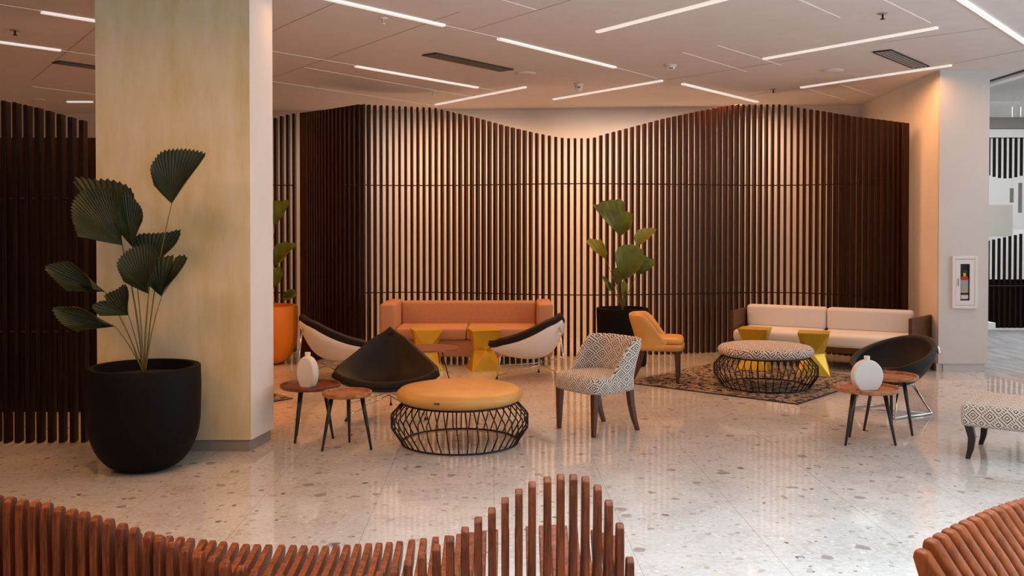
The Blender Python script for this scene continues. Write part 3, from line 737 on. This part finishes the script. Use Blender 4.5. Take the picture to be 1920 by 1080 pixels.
    for sy_ in (-1, 1):
        mb = MB(); q = []; fs = []
        sec = [(0.34, -0.17, 0.024), (0.22, -0.185, 0.022), (0.10, -0.215, 0.019), (0.0, -0.255, 0.015)]
        for (z, x, h) in sec:
            for a_, b_ in ((-1, -1), (1, -1), (1, 1), (-1, 1)): q.append((x + a_ * h, sy_ * 0.205 + b_ * h, z))
        for r in range(3):
            for k in range(4): fs.append((r * 4 + k, r * 4 + (k + 1) % 4, (r + 1) * 4 + (k + 1) % 4, (r + 1) * 4 + k))
        fs += [(0, 1, 2, 3), (15, 14, 13, 12)]
        mb.add(q, fs).build('leg', legm, t_, bevel=0.003)
    return t_
FLg, FRg, RRg = G(1041, 802), G(1122, 822), G(1187, 808)
cmid = (FLg + RRg) / 2
fd = ((FLg + FRg) / 2 - (RRg + G(1116, 793)) / 2)
slipper_chair('black and white key-patterned accent chair standing alone on the terrazzo', (cmid.x + 0.02, cmid.y, 0), math.atan2(fd.y, fd.x), M['key_brown'], M['leg_dark'])
A1, A2, A3, A4 = G(1264, 720), G(1278, 708), G(1190, 716), G(1205, 707)
cm = (A1 + A2 + A3 + A4) / 4; fd = (A1 + A2 - A3 - A4)
slipper_chair('orange leather accent chair at the left end of the patterned rug', (cm.x, cm.y, 0.011), math.atan2(fd.y, fd.x), M['orange_leather'], M['leg_dark'], True)

# ------------------------------------------------------------------ coconut-shaped lounge chairs
def shell_pt(a, b_, c_):
    B = Vector((-0.45, 0, 0.75)); L = Vector((0.27, 0.50, 0.385)); R = Vector((0.27, -0.50, 0.385))
    p = B * a + L * b_ + R * c_
    e1 = 4 * a * b_; e2 = 4 * a * c_; e3 = 4 * b_ * c_
    i3 = max(0.0, 27 * a * b_ * c_)
    p += (Vector((-0.02, 0.07, -0.055)) * e1 + Vector((-0.02, -0.07, -0.055)) * e2) * (1 - 0.5 * i3) + Vector((0.14, 0, -0.10)) * e3 * (1 - 0.6 * i3)
    p += Vector((-0.15, 0, -0.215)) * i3 ** 0.85
    return p
def lounge_chair(label, loc, rz):
    t_ = thing('lounge_chair', label, 'chair', loc, rz, 'wedge-shaped lounge chairs')
    N = 18
    def tri(offset_fn):
        idx = {}; q = []; fs = []
        for i in range(N + 1):
            for j in range(N + 1 - i):
                idx[(i, j)] = len(q); a, b_ = i / N, j / N; q.append(offset_fn(a, b_, 1 - a - b_))
        for i in range(N):
            for j in range(N - i):
                fs.append((idx[(i, j)], idx[(i + 1, j)], idx[(i, j + 1)]))
                if j < N - i - 1: fs.append((idx[(i + 1, j)], idx[(i + 1, j + 1)], idx[(i, j + 1)]))
        return q, fs
    def squash(a, b_, c_, k):                                        # round the three corners a little
        g = 1 / 3; return tuple(g + (x - g) * (1 - k * max(0, max(a, b_, c_) - 0.8)) for x in (a, b_, c_))
    def inset(a, b_, c_, k):
        g = 1 / 3; return tuple(g + (x - g) * k for x in (a, b_, c_))
    q, fs = tri(lambda a, b_, c_: shell_pt(*inset(*squash(a, b_, c_, 0.5), 0.91)))
    sgn = 1
    n0 = (Vector(q[fs[len(fs) // 2][1]]) - Vector(q[fs[len(fs) // 2][0]])).cross(Vector(q[fs[len(fs) // 2][2]]) - Vector(q[fs[len(fs) // 2][0]]))
    if n0.z < 0: fs = [f[::-1] for f in fs]
    MB().add(q, fs).build('shell', M['shell'], t_, smooth=True, solid=0.012, offset=-1.0, fix=False)
    q, fs = tri(lambda a, b_, c_: shell_pt(*squash(a, b_, c_, 0.5)))
    if n0.z < 0: fs = [f[::-1] for f in fs]
    o = MB().add(q, fs).build('cushion', M['blackfab'], t_, smooth=True, solid=0.066, offset=1.0, fix=False)
    md = o.modifiers.new('bevel', 'BEVEL'); md.width = 0.022; md.segments = 3; md.limit_method = 'ANGLE'; md.angle_limit = math.radians(50)
    hub = Vector((-0.10, 0, 0.155))
    tops = [Vector((0.20, 0.30, 0.31)), Vector((0.20, -0.30, 0.31)), Vector((-0.36, 0, 0.575))]
    feet = [Vector((0.24, 0.33, 0.008)), Vector((0.24, -0.33, 0.008)), Vector((-0.45, 0, 0.008))]
    for k in range(3):
        lg = MB().tube([tops[k], feet[k]], 0.009, 8).build('leg', M['chrome'], t_, smooth=True)
        MB().lathe([(0, -0.008), (0.013, -0.008), (0.013, 0.008), (0, 0.008)], 12, feet[k]).build('foot', M['blackmetal'], lg)
    st = MB()
    for k in range(3):
        m_ = feet[k] * 0.55 + tops[k] * 0.45; st.tube([m_, hub + Vector((0, 0, 0.02))], 0.005, 6)
        st.tube([feet[k] * 0.9 + tops[k] * 0.1, hub], 0.005, 6)
        m2 = feet[(k + 1) % 3] * 0.55 + tops[(k + 1) % 3] * 0.45
    st.tube([hub, Vector((-0.10, 0, 0.21))], 0.006, 6)
    st.build('struts', M['chrome'], t_, smooth=True)
    return t_
lc = lounge_chair('black-cushioned lounge chair facing the viewer behind the orange ottoman', (-1.07, 8.02, 0), math.radians(-86))
c2 = relabel(copy_tree(lc), (-1.90, 9.90, 0), math.atan2(0.66, 0.75), 'white-shelled lounge chair turned right beside the orange planter')
c3 = relabel(copy_tree(lc), (0.24, 10.02, 0), math.atan2(0.70, -0.72), 'white-shelled lounge chair turned left before the salmon sofa end')

# ------------------------------------------------------------------ walnut wire-base table
tp = P(805, 655, 9.5)
t_ = thing('coffee_table', 'small walnut-topped table on thin chrome rods between the lounge chairs', 'table', (tp.x, 9.5, 0), 0.3)
MB().lathe([(0, 0.372), (0.25, 0.372), (0.30, 0.388), (0.30, 0.396), (0, 0.396)], 48).build('table_top', M['walnut'], t_, smooth=False)
for k in range(4):
    a = PI / 2 * k + 0.4; x, y = math.cos(a), math.sin(a)
    MB().tube([(x * 0.15, y * 0.15, 0.372), (x * 0.26, y * 0.26, 0.006)], 0.006, 6).build('leg', M['chrome'] if k % 2 else M['blackmetal'], t_, smooth=True)
    
# ------------------------------------------------------------------ salmon sofa
SX = (874.5 - 960) / F * 10.95
t_ = thing('sofa', 'salmon fabric sofa with upright arms before the wavy slat screen', 'sofa', (SX, 11.3, 0), 0)
Wd = 2.03
MB().box((0, 0.03, 0.20), (Wd - 0.02, 0.74, 0.20)).build('base', M['sofa_orange'], t_, bevel=0.012)
MB().box((0, 0.33, 0.50), (Wd - 0.36, 0.18, 0.42)).build('backrest', M['sofa_orange'], t_, bevel=0.035, seg=4)
for s_ in (-1, 1):
    MB().box((s_ * (Wd / 2 - 0.09), -0.0, 0.42), (0.18, 0.80, 0.62)).build('armrest', M['sofa_orange'], t_, bevel=0.035, seg=4)
    MB().box((s_ * (Wd / 2 - 0.18) / 2, -0.07, 0.37), (Wd / 2 - 0.185, 0.62, 0.14)).build('seat_cushion', M['sofa_orange'], t_, bevel=0.03, seg=4)
    for y in (-0.28, 0.32):
        MB().box((s_ * 0.85, y, 0.05), (0.06, 0.06, 0.10)).build('leg', M['base_dark'], t_)

# ------------------------------------------------------------------ faceted gold stools
def stool(label, loc, rz):
    t_ = MB(); a = 0.168; r = 0.112; H = 0.462
    top = [(a, a, H), (-a, a, H), (-a, -a, H), (a, -a, H)]; bot = [(x * 1.06, y * 1.06, 0) for x, y, _ in top]
    mid = [(0, r, H * 0.49), (-r, 0, H * 0.49), (0, -r, H * 0.49), (r, 0, H * 0.49)]
    v_ = top + mid + bot; fs = [(0, 1, 2, 3), (11, 10, 9, 8)]
    for k in range(4):
        k2 = (k + 1) % 4
        fs += [(k, k2, 4 + k), (k2, 4 + k, 4 + k2), (8 + k, 8 + k2, 4 + k), (8 + k2, 4 + k, 4 + k2)]
    o = t_.add(v_, fs).build('faceted_stool', M['gold'], bevel=0.002, seg=1)
    o.location = loc; o.rotation_euler = (0, 0, rz); return tag(o, label, 'stool', 'gold hourglass stools')
stool('gold hourglass stool behind the small walnut table', ((799 - 960) / F * 10.68, 10.68, 0), 0.25)
stool('gold hourglass stool next to the right lounge chair, before the salmon sofa', ((907 - 960) / F * 10.66, 10.66, 0), 0.25)
stool('gold hourglass stool left of its twin, before the cream sofa', ((1416 - 960) / F * 10.66, 10.66, 0.011), -0.45)
stool('gold hourglass stool right of its twin, before the cream sofa', ((1527 - 960) / F * 10.25, 10.25, 0.011), -0.35)

# ------------------------------------------------------------------ cream sofa
t_ = thing('sofa', 'cream two-seat sofa with dark wooden side panels by the right wall', 'sofa', (3.66, 10.98, 0), math.radians(-30))
W2 = 1.93
MB().box((0, 0, 0.235), (W2, 0.74, 0.07)).build('frame', M['sofa_wood'], t_, bevel=0.003)
for s_ in (-1, 1):
    MB().box((s_ * (W2 / 2 + (0.10 if s_ > 0 else 0.03)), 0.03, 0.41), (0.036, 0.68, 0.42), -0.22 if s_ > 0 else 0).build('side_panel', M['sofa_wood'], t_, bevel=0.002)
    MB().box((s_ * W2 / 4, -0.02, 0.335), (W2 / 2 - 0.006, 0.76, 0.15)).build('seat_cushion', M['sofa_white'], t_, bevel=0.05, seg=4)
    MB().box((s_ * W2 / 4 - 0.0, 0.27, 0.53), (W2 / 2 - 0.008, 0.17, 0.27)).build('back_cushion', M['sofa_white'], t_, bevel=0.04, seg=4)
    for y in (-0.3, 0.3): MB().box((s_ * 0.84, y, 0.10), (0.05, 0.05, 0.20)).build('leg', M['base_dark'], t_)

# ------------------------------------------------------------------ wire basket ottomans
def ottoman(label, loc, topm, piped=False):
    t_ = thing('ottoman', label, 'ottoman', loc, 0, 'round wire-cage ottomans')
    pr = [(0, 0.318), (0.30, 0.318), (0.43, 0.320), (0.463, 0.335), (0.475, 0.362), (0.468, 0.388), (0.445, 0.408), (0.40, 0.418), (0.28, 0.427), (0.14, 0.431), (0, 0.432)]
    MB().lathe(pr, 72).build('cushion', topm, t_, smooth=True, uv=True)
    cg = MB(); nb = 44
    for k in range(nb):
        a = 2 * PI * k / nb; tw = 0.05
        q = []
        for r, z, da in ((0.425, 0.312, 0), (0.512, 0.215, 0.01), (0.512, 0.125, 0.03), (0.435, 0.012, 0.035)):
            q.append((r * math.cos(a + da), r * math.sin(a + da), z))
        qq = [Vector(q[0]), Vector(q[0]).lerp(Vector(q[1]), 0.9), Vector(q[1]), Vector(q[1]).lerp(Vector(q[2]), 0.1), Vector(q[1]).lerp(Vector(q[2]), 0.9), Vector(q[2]), Vector(q[2]).lerp(Vector(q[3]), 0.1), Vector(q[3])]
        cg.tube(qq, 0.0052, 6)
    cg.build('wire_cage', M['blackmetal'], t_, smooth=True)
    for r, z, nm in ((0.435, 0.0085, 'base_ring'), (0.425, 0.311, 'top_ring')):
        MB().tube([(r * math.cos(2 * PI * k / 64), r * math.sin(2 * PI * k / 64), z) for k in range(64)], 0.007, 8, closed=True).build(nm, M['blackmetal'], t_, smooth=True)
    return t_
ot = ottoman('round ottoman with an orange leather cushion on a black wire cage', ((862 - 960) / F * 7.0, 7.0, 0), M['orange_leather'])
a_ = math.radians(-107)
MB().box((0.4665 * math.cos(a_ + 0.0) , 0.4755 * math.sin(a_), 0.372), (0.036, 0.012, 0.012), a_ + PI / 2).build('maker_tag', M['darkplastic'], ot)
MB().box((0.4665 * math.cos(a_) - 0.004, 0.4755 * math.sin(a_) - 0.006, 0.372), (0.013, 0.002, 0.003), a_ + PI / 2).build('tag_print', M['label_grey'], ot)
ottoman('round ottoman with a black and white patterned cushion standing on the rug', ((1436 - 960) / F * 9.45, 9.45, 0.011), M['key_black'])

# ------------------------------------------------------------------ tray tables and flat vases
def tray_table(label, feet, topc, R, H, group, mt, tilt=0.012):
    cx = topc[0]; cy = topc[1]
    t_ = thing('side_table', label, 'side table', (cx, cy, 0), 0, group)
    tpm = MB().lathe([(0, H - 0.032), (R - 0.012, H - 0.032), (R, H - 0.022), (R, H), (R - 0.012, H), (R - 0.016, H - 0.022), (0, H - 0.022)], 48)
    tpm.build('tray_top', mt, t_, smooth=False, bevel=0.002)
    for f_ in feet:
        fx, fy_ = f_[0] - cx, f_[1] - cy
        MB().tube([(fx * 0.62, fy_ * 0.62, H - 0.032), (fx, fy_, 0.0)], 0.017, 10, r2=0.009).build('leg', M['black_leg'], t_, smooth=True)
    return t_
def gl(*pts): return [G(x, y) for x, y in pts]
f1 = gl((1585, 835), (1606, 818), (1684, 836)); f2 = gl((1624, 813), (1690, 807), (1708, 825))
TAc = ((1626 - 960) / F * 6.97, 6.97)
f1 = [Vector((TAc[0] + 0.205 * math.cos(a), TAc[1] + 0.205 * math.sin(a), 0)) for a in (math.radians(205), math.radians(-25), math.radians(105))]
tray_table('round acacia tray table carrying the white vase on the right', f1, TAc, 0.236, 0.425, 'tray tables on the right', M['tray'])
TBc = ((1672 - 960) / F * 7.33, 7.36)
f2 = [Vector((TBc[0] + 0.19 * math.cos(a), TBc[1] + 0.19 * math.sin(a), 0)) for a in (math.radians(170), math.radians(-50), math.radians(62))]
tray_table('round acacia tray table behind the one with the white vase', f2, TBc, 0.215, 0.455, 'tray tables on the right', M['tray'])
TCc = ((580 - 960) / F * 7.08, 7.10); TDc = ((651 - 960) / F * 6.82, 6.80)
f3 = [Vector((TCc[0] + 0.17 * math.cos(a), TCc[1] + 0.17 * math.sin(a), 0)) for a in (math.radians(-120), math.radians(5), math.radians(140))]
tray_table('larger brown tray table beside the gold pillar under the cream vase', f3, TCc, 0.226, 0.425, 'tray tables by the gold pillar', wood('brown_tray_wood', (0.10, 0.03, 0.012), (0.26, 0.085, 0.03), (3, 10, 10), 0.35, 0.4, 4))
f4 = [Vector((TDc[0] + 0.19 * math.cos(a), TDc[1] + 0.19 * math.sin(a), 0)) for a in (math.radians(-150), math.radians(-15), math.radians(95))]
tray_table('smaller empty reddish tray table left of the orange ottoman', f4, TDc, 0.18, 0.418, 'tray tables by the gold pillar', M['tray'])
def vase(label, loc, rz, W, H, mt):
    t_ = MB(); N = 40; prof = []
    hh = H * 0.90
    for k in range(N):
        a = 2 * PI * k / N; x = W / 2 * math.cos(a); z = hh / 2 + hh / 2 * math.sin(a)
        prof.append((x, max(z, 0.022)))
    th = 0.034
    n = len(prof); cxz = Vector((0, 0, hh / 2)); q = []
    for (y, s_) in ((-th, 0.90), (-th * 0.82, 0.97), (-th * 0.5, 1.0), (th * 0.5, 1.0), (th * 0.82, 0.97), (th, 0.90)):
        for x, z in prof: q.append((x * s_, y, (z - hh / 2) * (s_ if z > 0.03 else 1.0) + hh / 2))
    fs = [tuple(range(n)), tuple(5 * n + k for k in range(n))[::-1]] + [(r * n + k, r * n + (k + 1) % n, (r + 1) * n + (k + 1) % n, (r + 1) * n + k) for r in range(5) for k in range(n)]
    q = [(x, y, z - 0.022) for x, y, z in q]
    t_.add(q, fs)
    o = thing('vase', label, 'vase', loc, rz)
    t_.build('body', mt, o, smooth=False, bevel=0.003)
    MB().lathe([(0.021, hh - 0.03), (0.021, H - 0.022), (0.017, H - 0.022), (0.015, hh - 0.03)], 20).build('neck', mt, o, smooth=True)
    return o
vase('flat round matte white vase standing on the right tray table', (TAc[0] - 0.005, TAc[1] - 0.02, 0.4033), math.radians(8), 0.238, 0.275, M['ceramic2'])
vase('flat oval cream vase standing on the brown tray table by the gold pillar', (TCc[0] - 0.015, TCc[1] - 0.02, 0.4033), math.radians(-28), 0.17, 0.285, M['ceramic'])

# ------------------------------------------------------------------ tub chair
t_ = thing('tub_chair', 'round black tub chair on a chrome frame behind the right tray tables', 'chair', ((1672 - 960) / F * 8.15, 8.15, 0), math.radians(180 + 28))
def tub(u, v_, k=1.0, inset=0.0):
    a = 2 * PI * u                                    # a = 0 is the front (+x)
    fr = 0.5 + 0.5 * math.cos(a)
    zr = 0.665 - 0.26 * fr ** 0.9
    rr = 0.35 - inset
    cx = -0.02 * (1 - fr) * 2
    s_ = math.sin(v_ * PI / 2)
    rad = rr * (0.42 + 0.58 * s_ ** 0.8) if v_ > 0 else rr * 0.42
    z0 = 0.255 + inset * 0.9
    z = z0 + (zr - z0 - inset * 0.25) * (v_ ** 1.15)
    lean = -0.05 * v_ * (1 - fr)
    return Vector((rad * math.cos(a) + lean, rad * math.sin(a), z))
mb = MB(); NU = 48; NV = 12
rows = [[tub(i / NU, j / NV) for j in range(NV + 1)] for i in range(NU)]
rin = [[tub(i / NU, j / NV, inset=0.055) for j in range(NV + 1)] for i in range(NU)]
q = []; m_ = 2 * (NV + 1)
for i in range(NU): q += rows[i] + rin[i][::-1]
fs = [(i * m_ + j, ((i + 1) % NU) * m_ + j, ((i + 1) % NU) * m_ + j + 1, i * m_ + j + 1) for i in range(NU) for j in range(m_ - 1)]
fs += [tuple(i * m_ for i in range(NU)), tuple(i * m_ + m_ - 1 for i in range(NU))]
mb.add(q, fs).build('shell', M['blackfab'], t_, smooth=True, subsurf=1)
MB().lathe([(0, 0.31), (0.19, 0.31), (0.215, 0.33), (0.22, 0.355), (0.20, 0.375), (0, 0.385)], 40).build('seat_cushion', M['blackfab'], t_, smooth=True)
for s_ in (-1, 1):
    MB().tube([(-0.12, s_ * 0.13, 0.25), (0.1, s_ * 0.16, 0.25)], 0.011, 8).build('seat_bar', M['chrome'], t_, smooth=True)
    MB().tube([(0.10, s_ * 0.16, 0.25), (0.24, s_ * 0.24, 0.012), (-0.22, s_ * 0.24, 0.012), (-0.12, s_ * 0.13, 0.25)], 0.011, 8).build('sled_leg', M['chrome'], t_, smooth=True)
MB().tube([(0.24, -0.24, 0.012), (-0.22, 0.24, 0.012)], 0.007, 6).build('cross_brace', M['chrome'], t_, smooth=True)
MB().tube([(0.24, 0.24, 0.012), (-0.22, -0.24, 0.012)], 0.007, 6).build('cross_brace', M['chrome'], t_, smooth=True)
MB().tube([tub(0.5 + 0.16 * (k / 8 - 0.5) * 2, 0.5 + 0.48 * 1) + Vector((-0.012, 0, -0.05)) for k in range(9)], 0.012, 8).build('back_rail', M['chrome'], t_, smooth=True)

# ------------------------------------------------------------------ patterned footstool at the right edge
fl_ = G(1818, 860); fx = fl_.x; fyy = fl_.y
t_ = thing('footstool', 'tan and white patterned footstool with black sabre legs at the right edge', 'stool', (0, 0, 0), math.radians(-35.5))
Wf = 0.90; Df = 0.62
off = Matrix.Rotation(math.radians(-35.5), 3, 'Z') @ Vector((-Wf / 2 + 0.055, -Df / 2 + 0.045, 0))
t_.location = (fx - off.x, fyy - off.y, 0)
MB().box((0, 0, 0.31), (Wf, Df, 0.165)).build('seat', M['key_tan'], t_, bevel=0.035, seg=4, uv=True)
for sx_ in (-1, 1):
    for sy_ in (-1, 1):
        q = []; fs = []
        for (z, o_, h) in ((0.235, 0, 0.027), (0.15, 0.008, 0.024), (0.07, 0.0, 0.020), (0.0, -0.018 * -1, 0.015)):
            x = sx_ * (Wf / 2 - 0.05 - (0.012 if z < 0.2 else 0) + (o_ if z < 0.01 else -o_)); y = sy_ * (Df / 2 - 0.045)
            for a_, b_ in ((-1, -1), (1, -1), (1, 1), (-1, 1)): q.append((x + a_ * h, y + b_ * h, z))
        for r in range(3):
            for k in range(4): fs.append((r * 4 + k, r * 4 + (k + 1) % 4, (r + 1) * 4 + (k + 1) % 4, (r + 1) * 4 + k))
        fs += [(0, 1, 2, 3), (15, 14, 13, 12)]
        MB().add(q, fs).build('leg', M['black_leg'], t_, bevel=0.003)

# ------------------------------------------------------------------ rugs
def rug(label, pts):
    c = sum(pts, Vector()) / len(pts)
    t_ = thing('rug', label, 'rug', (c.x, c.y, 0))
    loc = [(p.x - c.x, p.y - c.y) for p in pts]
    MB().prism([(x * 0.985, y * 0.985) for x, y in loc], 0.001, 0.010, 'Z').build('pile', M['rug'], t_)
    e_ = MB(); n = len(loc)
    for i in range(n):
        a, b_ = Vector((*loc[i], 0)), Vector((*loc[(i + 1) % n], 0))
        e_.add([(a.x, a.y, 0.0005), (b_.x, b_.y, 0.0005), (b_.x * 0.985, b_.y * 0.985, 0.0005), (a.x * 0.985, a.y * 0.985, 0.0005),
                (a.x, a.y, 0.009), (b_.x, b_.y, 0.009), (b_.x * 0.985, b_.y * 0.985, 0.009), (a.x * 0.985, a.y * 0.985, 0.009)],
               [(0, 1, 2, 3), (4, 5, 6, 7), (0, 1, 5, 4), (3, 2, 6, 7)])
    e_.build('binding', M['rug_edge'], t_)
C0 = G(1496, 759); CL = G(1170, 718); u2 = Vector((0.66, 0.75, 0)).normalized()
rug('black, cream and mustard abstract rug under the patterned ottoman', [C0, C0 + u2 * 2.0, CL + u2 * 2.0, CL])
K0 = G(549, 748); K1 = G(495, 757); K2 = G(495, 733)
rug('corner of an abstract rug showing right beside the gold pillar', [K0, K2, Vector((K2.x - 1.2, K2.y - 0.1, 0)), Vector((K1.x - 1.2, K1.y, 0)), K1])

# ------------------------------------------------------------------ wave benches of upright ribs
def rib_poly(zt, zf, depth=0.56, recl=0.0):
    """side profile (t, z): t=0 at the outer back, seat runs to t=depth."""
    inner = [(0.050, zt - 0.008), (0.062 + recl * 0.2, zt - 0.05)]
    zs = 0.375; H = max(zt - zs, 0.06)
    for k in range(1, 9):
        a = k / 8; inner.append((0.066 + recl * 0.3 + 0.16 * a ** 2.2, zt - 0.05 - (H - 0.05) * (1 - (1 - a) ** 1.6)))
    seat = []
    for k in range(1, 7):
        a = k / 6; seat.append((0.23 + (depth - 0.25) * a, zs + (zf - zs) * a ** 1.6))
    tip = [(depth - 0.004, zf + 0.002), (depth + 0.012, zf - 0.012), (depth + 0.010, zf - 0.035), (depth - 0.03, zf - 0.075)]
    under = [(depth - 0.2, 0.29), (0.24, 0.27), (0.21, 0.20), (0.24, 0.0), (0.12, 0.0), (0.075, 0.15), (0.03, 0.30), (0.004, 0.42 if zt > 0.5 else 0.40)]
    outer = [(0.0, zt - 0.06), (0.006, zt - 0.012), (0.02, zt)] if zt > 0.5 else [(0.0, zt - 0.03), (0.012, zt - 0.004), (0.02, zt)]
    return inner + seat + tip + under + outer + [(0.036, zt)]
t_ = thing('slatted_bench', 'long wavy slatted wooden bench across the bottom of the photo', 'bench', (-0.60, 3.0, 0))
near = [(-62, 930), (-38, 932), (-14, 934), (10, 937), (33, 942), (57, 945), (80, 948), (103, 955), (127, 960), (150, 965), (173, 972), (197, 978), (222, 987), (245, 995), (273, 1003), (293, 1011), (317, 1022), (343, 1030), (368, 1040), (393, 1049), (418, 1058), (447, 1067), (473, 1074),
        (497, 1080), (521, 1086), (545, 1091), (569, 1095), (593, 1097), (617, 1097), (641, 1095), (664, 1091), (687, 1085), (710, 1078), (737, 1069), (763, 1056), (790, 1042), (817, 1027), (843, 1011), (871, 994), (896, 975), (922, 957), (947, 938), (973, 922), (998, 908), (1027, 899), (1052, 894), (1076, 894), (1099, 898), (1122, 914), (1143, 943), (1164, 986), (1183, 1051)]
far_tab = [(-1.8, 0.47), (-1.4, 0.455), (-1.0, 0.412), (-0.7, 0.405), (-0.45, 0.42), (-0.2, 0.45), (0.0, 0.475), (0.16, 0.485), (0.30, 0.47), (0.42, 0.43)]
for (px, py) in near:
    p = P(px, py, 2.95); zt = p.z; x = p.x
    poly = [(2.95 - 3.0 + t0_, z) for t0_, z in rib_poly(zt, interp(far_tab, x))]
    MB().prism(poly, x + 0.60 - 0.012, x + 0.60 + 0.012, 'X').build('rib', M['bench'], t_, bevel=0.004, seg=2)
for (y, z) in ((0.02, 0.24), (0.22, 0.335)):
    MB().box((-0.23 + 0.0, y + 0.05, z), (2.12, 0.05, 0.045)).build('rail', M['base_dark'], t_)
# bench at the lower right
a0 = P(1719, 1016, 2.09); a1 = P(1913, 929, 2.455)
ax = Vector((a1.x - a0.x, a1.y - a0.y, 0)); NB = 13; step = ax.length / NB; ax.normalize()
perp = Vector((ax.y, -ax.x, 0))
t_ = thing('slatted_bench', 'orange-brown slatted wooden bench fanning out at the lower right corner', 'bench', (a0.x, a0.y, 0), math.atan2(perp.y, perp.x))
for k in range(0, 26):
    zt = 0.905 - 0.0006 * (k - 6) ** 2 * 0.4
    if k == 0: zt -= 0.012
    prof = [(0.0, zt), (0.025, zt - 0.002)]
    for (tt, zz) in ((0.05, 0.035), (0.09, 0.085), (0.14, 0.155), (0.20, 0.24), (0.27, 0.33), (0.35, 0.40), (0.45, 0.45), (0.60, 0.465), (0.78, 0.45), (0.80, 0.47), (0.79, 0.52), (0.60, 0.55), (0.46, 0.56)):
        prof.append((tt, zt - zz))
    prof += [(0.42, 0.0), (0.28, 0.0), (0.22, 0.35), (0.12, zt - 0.34), (0.06, zt - 0.20), (0.02, zt - 0.09), (-0.004, zt - 0.02)]
    y0 = k * step
    MB().prism(prof, y0 - 0.016, y0 + 0.016, 'Y').build('rib', M['bench2'], t_, bevel=0.008, seg=3)
MB().box((0.33, 12.5 * step, 0.30), (0.05, 25 * step, 0.05)).build('rail', M['base_dark'], t_)
